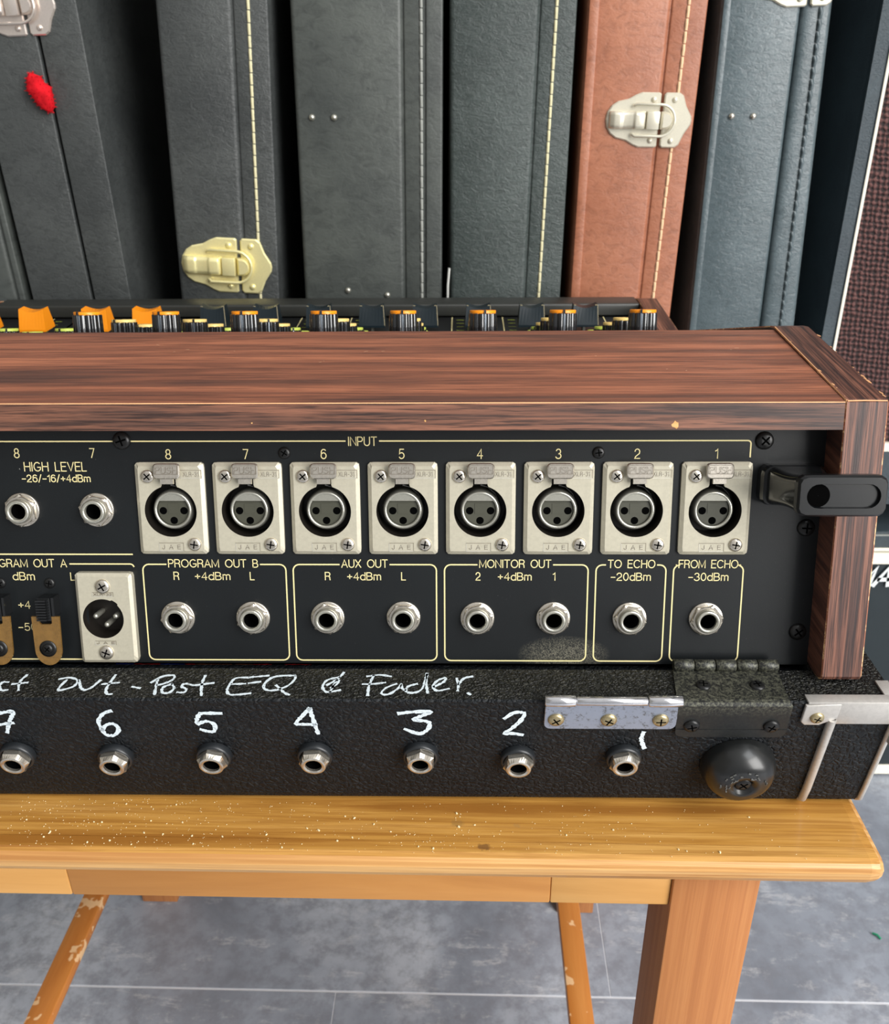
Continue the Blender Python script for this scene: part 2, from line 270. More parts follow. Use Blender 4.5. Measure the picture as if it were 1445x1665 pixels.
# ---------------------------------------------------------------- mesh helpers
I4 = Matrix.Identity(4)
def T(x, y, z): return Matrix.Translation((x, y, z))
def RX(a): return Matrix.Rotation(a, 4, 'X')
def RY(a): return Matrix.Rotation(a, 4, 'Y')
def RZ(a): return Matrix.Rotation(a, 4, 'Z')
class MB:
    def __init__(s): s.v = []; s.f = []; s.mi = []; s.sm = []
    def add(s, vs, fs, mi=0, smooth=False, Mx=None):
        o = len(s.v)
        for p in vs:
            p = Vector(p); s.v.append(tuple(Mx @ p) if Mx else tuple(p))
        for f in fs: s.f.append(tuple(i + o for i in f)); s.mi.append(mi); s.sm.append(smooth)
    def box(s, x0, x1, y0, y1, z0, z1, mi=0, Mx=None):
        s.add([(x0, y0, z0), (x1, y0, z0), (x1, y1, z0), (x0, y1, z0), (x0, y0, z1), (x1, y0, z1), (x1, y1, z1), (x0, y1, z1)],
              [(0, 3, 2, 1), (4, 5, 6, 7), (0, 1, 5, 4), (1, 2, 6, 5), (2, 3, 7, 6), (3, 0, 4, 7)], mi, False, Mx)
    def rings(s, rs, cap0=True, cap1=True, mi=0, smooth=False, Mx=None, closed=True, capmi=None):
        n = len(rs[0]); vs = [p for r in rs for p in r]; fs = []
        for k in range(len(rs) - 1):
            for i in range(n if closed else n - 1):
                j = (i + 1) % n; fs.append((k * n + i, k * n + j, (k + 1) * n + j, (k + 1) * n + i))
        s.add(vs, fs, mi, smooth, Mx)
        cm = mi if capmi is None else capmi
        if cap0: s.add(rs[0], [tuple(range(n - 1, -1, -1))], cm, False, Mx)
        if cap1: s.add(rs[-1], [tuple(range(n))], cm, False, Mx)
    def lathe(s, prof, n=32, mi=0, smooth=True, Mx=None, cap0=False, cap1=False):
        s.rings([[(r * math.cos(2 * pi * i / n), r * math.sin(2 * pi * i / n), z) for i in range(n)] for r, z in prof], cap0, cap1, mi, smooth, Mx)
    def prism(s, poly, layers, mi=0, Mx=None, smooth=False, cap0=True, cap1=True, capmi=None):
        """poly centred-ish 2D outline; layers = [(inset, z)] ; inset moves along averaged normals"""
        n = len(poly); nr = []
        for i in range(n):
            a, b, c = Vector(poly[i - 1]), Vector(poly[i]), Vector(poly[(i + 1) % n])
            e1 = (b - a).normalized(); e2 = (c - b).normalized(); n1 = Vector((e1.y, -e1.x)); n2 = Vector((e2.y, -e2.x))
            m = (n1 + n2); m = m.normalized() if m.length > 1e-6 else n1; d = max(0.35, m.dot(n1)); nr.append(m / d)
        s.rings([[(poly[i][0] - nr[i].x * ins, poly[i][1] - nr[i].y * ins, z) for i in range(n)] for ins, z in layers], cap0, cap1, mi, smooth, Mx, capmi=capmi)
    def tube(s, path, r, n=8, mi=0, Mx=None, closed=False, smooth=True):
        P = [Vector(p) for p in path]; rs = []; N = len(P); up = Vector((0.13, 0.21, 0.97)).normalized()
        for i in range(N):
            a = P[i - 1] if (i > 0 or closed) else P[i]; b = P[(i + 1) % N] if (i < N - 1 or closed) else P[i]
            t = (b - a).normalized(); u = t.cross(up); u = u.normalized() if u.length > 1e-4 else t.orthogonal().normalized(); w_ = t.cross(u)
            rr = r[i] if isinstance(r, (list, tuple)) else r
            rs.append([tuple(P[i] + (u * math.cos(2 * pi * k / n) + w_ * math.sin(2 * pi * k / n)) * rr) for k in range(n)])
        if closed: rs.append(rs[0])
        s.rings(rs, not closed, not closed, mi, smooth, Mx)
    def ribbon(s, pts, wd, z=0.0, th=0.0, mi=0, Mx=None, closed=False, jit=0.0):
        P = [Vector((p[0], p[1])) for p in pts]; N = len(P)
        if N < 2: return
        Lf, Rt = [], []
        for i in range(N):
            a = P[i - 1] if (i > 0 or closed) else P[i]; b = P[(i + 1) % N] if (i < N - 1 or closed) else P[i]
            e1 = (P[i] - a); e2 = (b - P[i])
            e1 = e1.normalized() if e1.length > 1e-9 else e2.normalized(); e2 = e2.normalized() if e2.length > 1e-9 else e1
            n1 = Vector((-e1.y, e1.x)); n2 = Vector((-e2.y, e2.x)); m = n1 + n2; m = m.normalized() if m.length > .3 else n1
            k = min(1.4, 1 / max(.3, m.dot(n1))) * wd / 2 * (1 + (random.uniform(-jit, jit) if jit else 0))
            q = P[i].copy()
            if not closed and i == 0: q -= e2 * wd * .35
            if not closed and i == N - 1: q += e1 * wd * .35
            Lf.append(q + m * k); Rt.append(q - m * k)
        vs = [(p.x, p.y, z + th) for p in Lf] + [(p.x, p.y, z + th) for p in Rt]; fs = []
        for i in range(N if closed else N - 1):
            j = (i + 1) % N; fs.append((i, N + i, N + j, j))
        s.add(vs, fs, mi, False, Mx)
    def mesh(s, name):
        me = bpy.data.meshes.new(name); me.from_pydata(s.v, [], s.f)
        me.polygons.foreach_set('material_index', s.mi); me.polygons.foreach_set('use_smooth', s.sm)
        me.update(); return me

WM = {}
def thing(name, label, cat, loc=(0, 0, 0), rz=0.0, group=None):
    o = bpy.data.objects.new(name, None); COL.objects.link(o); o.empty_display_size = 0.02
    o.location = loc; o.rotation_euler = (0, 0, rz); o['label'] = label; o['category'] = cat
    if group: o['group'] = group
    WM[o] = T(*loc) @ RZ(rz); return o
def part(name, mb, mats, parent=None, Mx=I4, bevel=None, wn=False):
    me = mb.mesh(name) if isinstance(mb, MB) else mb
    if isinstance(mb, MB):
        for m in (mats if isinstance(mats, (list, tuple)) else [mats]): me.materials.append(M[m] if isinstance(m, str) else m)
    if bevel:
        bm = bmesh.new(); bm.from_mesh(me); bmesh.ops.remove_doubles(bm, verts=bm.verts, dist=1e-6)
        ed = [e for e in bm.edges if len(e.link_faces) == 2 and e.calc_face_angle(0) > 0.5]
        bmesh.ops.bevel(bm, geom=ed, offset=bevel[0], segments=bevel[1], profile=0.5, affect='EDGES', clamp_overlap=True)
        for f in bm.faces: f.smooth = True
        bmesh.ops.recalc_face_normals(bm, faces=bm.faces); bm.to_mesh(me); bm.free()
        try: me.set_sharp_from_angle(angle=0.6)
        except Exception: pass
    o = bpy.data.objects.new(name, me); COL.objects.link(o); WM[o] = Mx
    if parent: o.parent = parent; o.matrix_local = WM[parent].inverted() @ Mx
    else: o.matrix_world = Mx
    return o
def kids(o): return [c for c in WM if c.parent == o]
def copy_part(o, Mx, parent):
    """copy one part (and its sub-parts, which follow it) to a new place on its thing"""
    c = o.copy(); COL.objects.link(c); c.parent = parent; WM[c] = Mx; c.matrix_local = WM[parent].inverted() @ Mx
    for k in kids(o):
        d = k.copy(); COL.objects.link(d); d.parent = c; rel = WM[o].inverted() @ WM[k]; WM[d] = Mx @ rel; d.matrix_local = rel
    return c
def rrect(wd, ht, r, n=4, cx=0, cy=0):
    pts = []
    for (sx_, sy_, a0) in ((1, 1, 0), (-1, 1, 90), (-1, -1, 180), (1, -1, 270)):
        for k in range(n + 1):
            a = math.radians(a0 + 90 * k / n); pts.append((cx + sx_ * (wd / 2 - r) + r * math.cos(a), cy + sy_ * (ht / 2 - r) + r * math.sin(a)))
    return pts
def arc(cx, cy, rx, ry, a0, a1, n=9):
    return [(cx + rx * math.cos(math.radians(a0 + (a1 - a0) * i / n)), cy + ry * math.sin(math.radians(a0 + (a1 - a0) * i / n))) for i in range(n + 1)]
def shift(p, dx, dy): return [(x + dx, y + dy) for x, y in p]

# ------------------------------------------------ single-line lettering
G = {
 ' ': (.45, []),
 'I': (.06, [[(.03, 0), (.03, 1)]]),
 'N': (.66, [[(0, 0), (0, 1), (.66, 0), (.66, 1)]]),
 'P': (.58, [[(0, 0), (0, 1), (.33, 1)] + arc(.33, .74, .25, .26, 90, -90) + [(0, .48)]]),
 'U': (.64, [[(0, 1), (0, .32)] + arc(.32, .32, .32, .32, 180, 360) + [(.64, 1)]]),
 'T': (.64, [[(0, 1), (.64, 1)], [(.32, 1), (.32, 0)]]),
 'H': (.66, [[(0, 0), (0, 1)], [(.66, 0), (.66, 1)], [(0, .52), (.66, .52)]]),
 'G': (.78, [arc(.4, .5, .4, .5, 48, 300) + [(.74, .2), (.76, .44), (.42, .44)]]),
 'L': (.5, [[(0, 1), (0, 0), (.5, 0)]]),
 'E': (.56, [[(.56, 1), (0, 1), (0, 0), (.56, 0)], [(0, .53), (.5, .53)]]),
 'V': (.68, [[(0, 1), (.34, 0), (.68, 1)]]),
 'O': (.84, [arc(.42, .5, .42, .5, 0, 360, 20)]),
 'A': (.72, [[(0, 0), (.36, 1), (.72, 0)], [(.13, .33), (.59, .33)]]),
 'X': (.66, [[(0, 0), (.64, 1)], [(0, 1), (.66, 0)]]),
 'M': (.80, [[(0, 0), (0, 1), (.4, .1), (.8, 1), (.8, 0)]]),
 'R': (.62, [[(0, 0), (0, 1), (.35, 1)] + arc(.35, .75, .25, .25, 90, -90) + [(0, .5)], [(.35, .5), (.56, .38), (.6, 0)]]),
 'C': (.76, [arc(.4, .5, .4, .5, 42, 318, 14)]),
 'F': (.54, [[(.54, 1), (0, 1), (0, 0)], [(0, .53), (.48, .53)]]),
 'K': (.6, [[(0, 0), (0, 1)], [(.58, 1), (0, .42)], [(.2, .6), (.6, 0)]]),
 'S': (.56, [arc(.28, .75, .26, .25, 30, 180, 6) + [(.12, .57), (.44, .45)] + arc(.28, .25, .28, .25, 30, -150, 8)]),
 'J': (.44, [[(.44, 1), (.44, .28)] + arc(.22, .28, .22, .28, 0, -180, 8)]),
 'B': (.6, [[(0, 0), (0, 1), (.32, 1)] + arc(.32, .76, .22, .24, 90, -90, 6) + [(0, .52)], [(.32, .52)] + arc(.34, .26, .26, .26, 90, -90, 6) + [(0, 0)]]),
 'm': (.74, [[(0, 0), (0, .7)], [(0, .45)] + arc(.18, .5, .18, .2, 170, 0, 6) + [(.36, 0)], [(.36, .45)] + arc(.55, .5, .19, .2, 170, 0, 6) + [(.74, 0)]]),
 'd': (.52, [[(.52, 1), (.52, 0)], arc(.27, .34, .27, .34, 0, 360, 14)]),
 '+': (.5, [[(0, .45), (.5, .45)], [(.25, .18), (.25, .72)]]),
 '-': (.44, [[(0, .42), (.44, .42)]]),
 '/': (.34, [[(0, -.05), (.34, 1.05)]]),
 '.': (.06, [[(.03, 0), (.03, .06)]]),
 '0': (.52, [arc(.26, .5, .26, .5, 0, 360, 18)]),
 '1': (.24, [[(0, .78), (.16, .86), (.24, 1), (.24, 0)]]),
 '2': (.54, [arc(.26, .72, .25, .28, 175, 0, 8) + [(.48, .52), (.12, .22), (0, 0), (.54, 0)]]),
 '3': (.54, [arc(.26, .74, .23, .26, 160, -80, 8) + arc(.26, .26, .28, .27, 80, -160, 9)]),
 '4': (.56, [[(.42, 0), (.42, 1), (0, .3), (.56, .3)]]),
 '5': (.54, [[(.5, 1), (.1, 1), (.04, .5)] + arc(.27, .32, .27, .32, 130, -150, 10)]),
 '6': (.54, [arc(.28, .32, .27, .32, 150, -210, 14) + [(.04, .6)] + arc(.3, .7, .26, .3, 175, 40, 6)]),
 '7': (.5, [[(0, 1), (.5, 1), (.16, 0)]]),
 '8': (.54, [arc(.27, .75, .22, .25, -90, 270, 12) + arc(.27, .25, .27, .26, 90, -270, 12)]),
}
def text_polys(t, x0, x1, y0, y1, gap=.2, shear=0.0, height_only=False):
    wd = sum(G[c][0] for c in t) + gap * (len(t) - 1); H = y1 - y0
    k = (x1 - x0) / wd if wd > .3 else H
    x = 0 if wd > .3 else 0; out = []
    for c in t:
        for pl in G[c][1]: out.append([(x0 + (x + a) * k + shear * b * H, y0 + b * H) for a, b in pl])
        x += G[c][0] + gap
    return out

# ---------------------------------------------------------------- shared small builders
def screw_head(r, h, flat=0.5, n=24):
    """round head, z = outwards, with a sunk cross"""
    b = MB()
    b.lathe([(r, 0), (r * .98, h * .35), (r * .86, h * .72), (r * .62, h * .95), (r * .42, h)], n)
    # face with cross recess: star ring
    w_ = r * .095; L_ = r * .58
    cross = []
    for k in range(4):
        a = k * pi / 2 + .3; c, s_ = math.cos(a), math.sin(a)
        for (px, py) in ((L_, -w_), (L_, w_), (w_, w_)): cross.append((px * c - py * s_, px * s_ + py * c))
    q = [(r * .42 * math.cos(2 * pi * i / n), r * .42 * math.sin(2 * pi * i / n), h) for i in range(n)]
    b.add(q, [tuple(range(n))])
    d = MB(); d.prism(cross, [(0, h + .00004)], cap0=False)
    d.v = [(x, y, z * (1 if True else 0)) for x, y, z in d.v]
    return b, cross, h
def add_screw(name, r, h, mat, parent, Mx, rot=0.0):
    b, cross, hh = screw_head(r, h)
    # cross drawn as a dark sunken star standing a hair above the dome crown
    c = MB(); b.prism([(x, y) for x, y in cross], [(0, h * .55), (0, h * 1.02)], mi=1, cap0=False)
    return part(name, b, [mat, 'dark_void'], parent, Mx @ RZ(rot))
def hexring(R_, rh, z, n=36, ph=0.0):
    """hex outline sampled at n points by angle"""
    out = []
    for i in range(n):
        a = 2 * pi * i / n; t = ((a + ph) % (pi / 3)) - pi / 6
        rr = R_ * math.cos(pi / 6) / math.cos(t); out.append((rr * math.cos(a), rr * math.sin(a), z))
    return out
def circ(r, z, n=36): return [(r * math.cos(2 * pi * i / n), r * math.sin(2 * pi * i / n), z) for i in range(n)]

HW_TOP= [[(-49.9,-27.4),(-52.0,-27.4),(-52.3,-29.3),(-50.5,-32.3),(-48.1,-32.1)],[(-44.8,-22.9),(-45.6,-27.3),(-43.9,-32.3)],[(-47.9,-28.6),(-42.5,-27.6)],[(-31.3,-25.4),(-27.3,-24.4),(-23.9,-26.2),(-23.8,-29.5),(-25.8,-31.2),(-28.9,-32.2),(-28.9,-28.7),(-28.1,-26.0)],[(-23.4,-25.9),(-21.1,-30.3),(-19.0,-31.9),(-16.9,-30.3),(-15.2,-25.9)],[(-10.5,-22.7),(-11.0,-27.1),(-11.0,-31.5),(-9.6,-34.3),(-7.9,-34.3)],[(-13.7,-28.4),(-7.6,-27.4)],[(-1.7,-29.8),(1.5,-30.7)],[(6.6,-25.5),(7.3,-30.1),(8.2,-34.4)],[(4.7,-27.3),(7.8,-23.5),(11.9,-22.8),(12.5,-25.1),(10.2,-27.6),(7.5,-28.9)],[(12.8,-28.0),(10.2,-30.1),(10.6,-33.2),(13.1,-33.4),(14.4,-30.7),(12.8,-28.0)],[(21.1,-28.8),(17.7,-27.9),(17.0,-29.7),(19.2,-31.2),(18.8,-33.1),(16.3,-33.1)],[(24.2,-22.8),(24.2,-28.1),(25.8,-34.9)],[(21.8,-28.8),(28.5,-27.4)],[(40.9,-24.0),(36.3,-24.3),(35.0,-27.8),(34.7,-31.8),(36.7,-34.4),(43.8,-33.5)],[(35.6,-28.1),(40.6,-27.7)],[(41.4,-23.8),(48.5,-22.7)],[(41.9,-27.4),(46.1,-26.5)],[(58.7,-22.6),(51.4,-23.2),(48.3,-26.7),(48.3,-30.5),(51.5,-31.9),(56.4,-29.4),(58.8,-25.4),(58.8,-22.9)],[(52.5,-28.6),(56.2,-32.9),(58.4,-34.3)],[(75.7,-23.4),(71.5,-25.3),(70.1,-29.3),(72.0,-32.5),(74.8,-32.1),(77.0,-31.3)],[(77.1,-20.6),(74.7,-26.6),(73.4,-32.7)],[(71.6,-28.5),(74.9,-25.3),(75.8,-26.6),(73.4,-30.1)],[(86.3,-23.0),(90.8,-22.0),(95.4,-22.9)],[(88.8,-22.4),(87.6,-28.4),(87.6,-34.5)],[(85.1,-27.8),(89.7,-27.5),(93.5,-26.7)],[(97.8,-27.4),(94.1,-29.9),(92.5,-33.2),(95.2,-33.8),(98.7,-30.1),(99.6,-27.7),(99.9,-29.9),(101.3,-31.3)],[(105.5,-27.4),(102.3,-29.1),(101.7,-32.0),(104.6,-32.8),(107.7,-30.1),(109.1,-21.0)],[(109.1,-21.5),(109.1,-27.6),(109.8,-32.9)],[(111.9,-29.1),(115.5,-26.3),(116.2,-23.8),(113.5,-25.1),(111.7,-28.6),(113.1,-31.5),(117.6,-30.3)],[(120.5,-24.0),(121.1,-28.1),(120.9,-31.5)],[(121.1,-27.8),(123.2,-24.0),(126.5,-22.7)],[(124.7,-32.8),(125.6,-33.7)]]
HW_FRONT= [[(-51.5,7.8),(-48.2,7.0),(-45.7,7.0),(-49.0,12.8),(-51.6,18.8)],[(-53.6,14.3),(-47.7,13.3)],[(-8.6,6.1),(-12.1,7.9),(-14.7,12.0),(-14.6,16.7),(-13.5,20.0),(-10.3,19.9),(-8.1,16.3),(-9.5,13.5),(-12.5,14.3),(-14.6,17.3)],[(32.5,7.2),(27.7,7.2),(24.2,7.9),(22.5,13.1),(26.2,11.7),(29.0,13.7),(28.2,17.5),(25.6,17.5),(23.4,16.5)],[(66.0,4.3),(62.8,8.5),(60.1,12.8),(63.5,13.2),(67.3,13.4)],[(66.0,4.3),(66.8,10.8),(67.8,18.5)],[(99.0,6.8),(104.6,5.9),(110.7,6.0),(104.5,10.0),(109.0,11.1),(110.4,12.8),(109.3,16.1),(106.1,18.3),(101.0,15.7)],[(138.4,9.4),(141.4,6.3),(144.4,5.9),(145.7,6.8),(144.2,10.8),(141.3,14.9),(138.7,17.9),(141.8,17.9),(145.3,18.7)],[(190.8,16.9),(190.4,20.5),(191.2,23.5),(192.2,26.1)]]


# =========================================================================== SETTING
FZ = -0.58
gb = MB(); gb.box(-1.6, 1.9, -0.9, 0.95, FZ - .02, FZ - .0003)
floor = part('floor', gb, ['grout']); floor['kind'] = 'structure'
rows = [(-0.7015, -0.396), (-0.396, -0.091), (-0.091, 0.2140), (0.2140, 0.519), (0.519, 0.824)]
tm = {}
for ri, (ya, yb) in enumerate(rows):
    off = {0: .25, 1: .009, 2: .009, 3: .25, 4: .10}[ri]
    for k in range(-2, 3):
        xa = off + .61 * k; xb = xa + .61
        if xb < -1.5 or xa > 1.8: continue
        b = MB(); g_ = .0009; gx = .0003; b.box(xa + gx, xb - gx, ya + g_, yb - g_, FZ - .004, FZ)
        o = part('floor_tile', b, ['tile'], floor, RZ(-.012), bevel=(.0003, 1))
wb = MB(); wb.box(-1.6, 1.9, .95, 1.05, FZ, 1.3)
wall = part('wall_back', wb, ['wall']); wall['kind'] = 'structure'
wb = MB(); wb.box(-1.5, -1.4, -2.2, .95, FZ, 1.9)
wl = part('blocker_wall_left', wb, ['wall']); wl['kind'] = 'structure'  # unseen wall added to block world light from the left

# =========================================================================== CONSOLE
TH = 0.2495414393733457
s_, c_ = math.sin(TH), math.cos(TH)
MP = Matrix(((1, 0, 0, 0), (0, s_, -c_, 0), (0, c_, s_, 0), (0, 0, 0, 1)))     # panel (u right, v up, w out) -> world
PW = -0.002
XL, XR = -0.235, 0.2560
con = thing('mixing_console', 'wood-cheeked mixing console with black rear panel of silver sockets', 'mixing console', (0.02, .19, -.0599))
# rear panel sheet with cut-outs behind the sockets
XLRX = [.0131 + .0291 * i for i in range(8)]
JACKS = [(-.1012, -.0006), (-.0727, -.0006), (-.0444, -.0006), (-.0159, -.0006), (.0122, -.0434), (.0415, -.0434), (.0705, -.0433), (.0999, -.0432), (.1284, -.0434), (.1576, -.0433), (.1869, -.0434), (.2161, -.0434)]
MALE = (-.0148, -.0429)
holes = [(x - .0105, x + .0105, -.0115, .0125) for x in XLRX] + [(x - .0034, x + .0034, v - .0034, v + .0034) for x, v in JACKS] + [(MALE[0] - .008, MALE[0] + .008, MALE[1] - .008, MALE[1] + .008)]
us = sorted(set([XL, .2576] + [h[0] for h in holes] + [h[1] for h in holes])); vsn = sorted(set([-.0620, .0325] + [h[2] for h in holes] + [h[3] for h in holes]))
b = MB()
gi = {}
for u in us:
    for v in vsn: gi[(u, v)] = len(b.v); b.v.append((u, v, PW))
for i in range(len(us) - 1):
    for j in range(len(vsn) - 1):
        mu, mv = (us[i] + us[i + 1]) / 2, (vsn[j] + vsn[j + 1]) / 2
        if any(h[0] < mu < h[1] and h[2] < mv < h[3] for h in holes): continue
        b.f.append((gi[(us[i], vsn[j])], gi[(us[i + 1], vsn[j])], gi[(us[i + 1], vsn[j + 1])], gi[(us[i], vsn[j + 1])])); b.mi.append(0); b.sm.append(False)
b.box(XL, .2576, -.0620, -.0612, PW - .014, PW - .0001)
panel = part('rear_panel', b, ['panel'], con, MP)
IW = PW + .00012
def lettering(t, x0, x1, y0, y1, wd=.00036, gap=.2):
    b = MB()
    for pl in text_polys(t, x0 / 1000, x1 / 1000, y0 / 1000, y1 / 1000, gap): b.ribbon(pl, wd, IW)
    return part('lettering', b, ['ink'], panel, MP)
def line(pts, wd=.00052, closed=False):
    b = MB(); b.ribbon([(x / 1000, y / 1000) for x, y in pts], wd, IW - .00003, closed=closed); return part('border_line', b, ['ink'], panel, MP)
def rcorner(cx, cy, r, a0, a1): return arc(cx, cy, r, r, a0, a1, 5)
def frame(x0, x1, y0, y1, ta, tb, r=2.4):
    line([(tb, y1)] + rcorner(x1 - r, y1 - r, r, 90, 0) + rcorner(x1 - r, y0 + r, r, 0, -90) + rcorner(x0 + r, y0 + r, r, -90, -180) + rcorner(x0 + r, y1 - r, r, 180, 90) + [(ta, y1)])
line([(-230, 25.5), (79.1, 25.5)]); line([(91.9, 25.5)] + rcorner(227.6, 24.3, 1.2, 90, 0) + [(228.8, 19.4)])
lettering('INPUT', 80.3, 90.8, 23.8, 27.0)
for k, x in enumerate(XLRX):
    t = str(8 - k); h = 3.5; wd = G[t][0] * h; cx = x * 1000 - .4
    lettering(t, cx - wd / 2, cx + wd / 2, 18.9, 22.4)
for t, x in (('8', -44.4), ('7', -15.9), ('9', -73.0)):
    wd = G.get(t, G['8'])[0] * 3.4
    if t in G: lettering(t, x - wd / 2, x + wd / 2, 19.4, 22.8)
lettering('HIGH LEVEL', -42.0, -18.6, 14.3, 17.6)
lettering('-26/-16/+4dBm', -43.3, -17.5, 10.2, 12.8)
line([(-230, -18.05), (-3.8, -18.05)])
lettering('PROGRAM OUT A', -63.9, -29.6, -23.1, -20.1)
line([(-28.3, -21.9)] + rcorner(-5.0, -23.4, 1.5, 90, 20)); line([(-230, -60.75), (-26.0, -60.75)])
lettering('dBm', -50.9, -42.6, -28.3, -25.3); lettering('L', -28.4, -27.0, -28.4, -25.4)
lettering('+4', -49.9, -45.4, -39.8, -36.9); lettering('-50', -50.8, -43.9, -48.9, -46.0)
def outs(x0, x1, title, tx, subs):
    frame(x0, x1, -60.8, -22.0, tx[0] - 1.0, tx[1] + 1.0); lettering(title, tx[0], tx[1], -23.1, -20.1)
    for t, a, b_ in subs:
        if b_ is None: wd = G[t][0] * 3.0; lettering(t, a - wd / 2, a + wd / 2, -28.1, -25.1)
        else: lettering(t, a, b_, -28.1, -25.2)
outs(-.2, 55.0, 'PROGRAM OUT B', (9.9, 44.3), [('R', 12.6, None), ('+4dBm', 19.9, 33.3), ('L', 41.9, None)])
outs(57.8, 112.7, 'AUX OUT', (76.5, 94.0), [('R', 71.0, None), ('+4dBm', 78.6, 91.3), ('L', 100.1, None)])
outs(115.8, 170.5, 'MONITOR OUT', (129.2, 156.3), [('2', 128.6, None), ('+4dBm', 136.3, 148.9), ('1', 157.6, None)])
outs(173.5, 200.0, 'TO ECHO', (178.0, 195.7), [('-20dBm', 179.3, 194.2)])
outs(202.9, 229.2, 'FROM ECHO', (204.8, 227.0), [('-30dBm', 208.7, 223.6)])
def pan(u, v, w=PW): return MP @ T(u, v, w)
for i, (u, v, r) in enumerate(((-.0043, .0258, .0034), (.0563, .0211, .0023), (.1730, .0211, .0023), (.2337, .0255, .0034), (.2514, -.0074, .0033), (.2515, -.0485, .0033), (-.0369, -.0296, .0021), (-.0561, -.0296, .0021))):
    add_screw('panel_screw', r, r * .45, 'black_metal', con, pan(u, v), rot=i * .7)
# --- input sockets
def cell_ring(cx, cy, hw, hh, r, Rf, N=120):
    angs = sorted(set([2 * pi * i / N for i in range(N)]))
    outer = []; inner = []
    for a in angs:
        ca, sa = math.cos(a), math.sin(a)
        # ray to rounded rect (supersampled by marching)
        lo, hi = 0, .05
        for _ in range(26):
            mid = (lo + hi) / 2; x = abs(cx + mid * ca); y = abs(cy + mid * sa)
            qx, qy = max(x - (hw - r), 0), max(y - (hh - r), 0)
            inside = (math.hypot(qx, qy) <= r) and x <= hw and y <= hh
            if inside: lo = mid
            else: hi = mid
        outer.append((cx + lo * ca, cy + lo * sa)); rr = Rf(a); inner.append((cx + rr * ca, cy + rr * sa))
    return outer, inner
def holed_plate(hw, hh, r, cx, cy, Rf, th, ch, depth):
    o1, i1 = cell_ring(cx, cy, hw, hh, r, Rf); o2, _ = cell_ring(cx, cy, hw - ch, hh - ch, max(r - ch, .0002), Rf)
    z = lambda P, h: [(x, y, h) for x, y in P]
    b = MB(); b.rings([z(o1, 0), z(o1, th - ch * .75), z(o2, th), z(i1, th)], False, False)
    b.rings([z(i1, th), z(i1, -depth)], False, True, mi=1)
    return b
XC = (-.0002, -.0009)
def xlr_R(a):
    R_ = .0098; c, s = math.cos(a), math.sin(a)
    if s > 0:
        q = min(.0124 / s, .0027 / max(abs(c), 1e-6)); return max(R_, q)
    return R_
b = holed_plate(.0130, .01765, .0014, XC[0], XC[1], xlr_R, .0022, .0014, .009)
M['cavity'] = simple('dark_brown_cavity', srgb(34, 30, 26), 0.45, 0.3)
x0 = part('input_socket', b, ['plate', 'cavity'], con, pan(XLRX[0] - .00002, .0001))
X0M = WM[x0]
C0 = T(XC[0], XC[1], 0)
b = MB(); b.lathe([(.0078, -.0085), (.0078, -.0022), (.0074, -.0006), (.0069, .0001), (.0063, .0001), (.0060, -.0006)], 40); part('socket_ring', b, ['ring'], x0, X0M @ C0)
# insert: D-shaped grey face with three pin holes; segment of ring metal above it
def dshape(r, yc, n=28):
    a0 = math.asin(yc / r); return [(r * math.cos(t), r * math.sin(t)) for t in [pi - a0 + (pi + 2 * a0) * i / n for i in range(n + 1)]]
b = MB(); D = dshape(.0062, .0034); b.prism(D, [(0, -.006), (0, -.0014), (.0003, -.0011)]); part('socket_insert', b, ['insert'], x0, X0M @ C0)
b = MB(); a0 = math.asin(.0034 / .00635); seg = [(.00635 * math.cos(t), .00635 * math.sin(t)) for t in [a0 + (pi - 2 * a0) * i / 16 for i in range(17)]]
b.prism(seg, [(0, -.006), (0, -.0005), (.0002, -.0002)]); part('ring_key', b, ['ring'], x0, X0M @ C0)
for hx, hy in ((-.0039, -.0004), (.0040, -.0004), (0, -.0042)): b = MB(); b.lathe([(.00145, -.00108), (.0013, -.00104)], 16, cap1=True, smooth=False); part('pin_hole', b, ['dark_void'], x0, X0M @ C0 @ T(hx, hy, 0))
b = MB(); b.box(-.0020, .0020, -.0016, .0024, -.00112, -.00095); part('key_block', b, ['insert'], x0, X0M @ C0)
def push_tab():
    b = MB(); b.prism(rrect(.0100, .0058, .0015, 3, 0, .0), [(0, 0), (0, .0010), (.0004, .0014)])
    b.box(-.0024, .0024, -.0048, -.0024, -.0006, .0008)
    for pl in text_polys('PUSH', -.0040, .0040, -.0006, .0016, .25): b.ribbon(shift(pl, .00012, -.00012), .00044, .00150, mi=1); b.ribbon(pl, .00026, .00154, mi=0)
    b.ribbon([(-.0043, -.0011), (.0043, -.0011), (.0043, .0021), (-.0043, .0021)], .0002, .00146, mi=1, closed=True)
    return b
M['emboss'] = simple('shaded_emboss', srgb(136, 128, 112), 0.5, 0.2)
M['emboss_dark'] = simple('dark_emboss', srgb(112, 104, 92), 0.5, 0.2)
M['emboss_light'] = simple('emboss_painted_light', srgb(226, 222, 208), 0.35, 0.6)  # emboss relief: light and shade painted as flat offset strokes
tab = part('push_tab', push_tab(), ['nickel', 'emboss_dark'], x0, X0M @ T(.0000, .0148, .0040) @ RX(-.10))
b = MB(); b.tube([(.0000, .0098, .0004), (.003, .0088, -.0010), (.0058, .0060, -.002), (.0078, .0010, -.003)], .0004, 6); part('release_wire', b, ['black_metal'], x0, X0M @ C0)
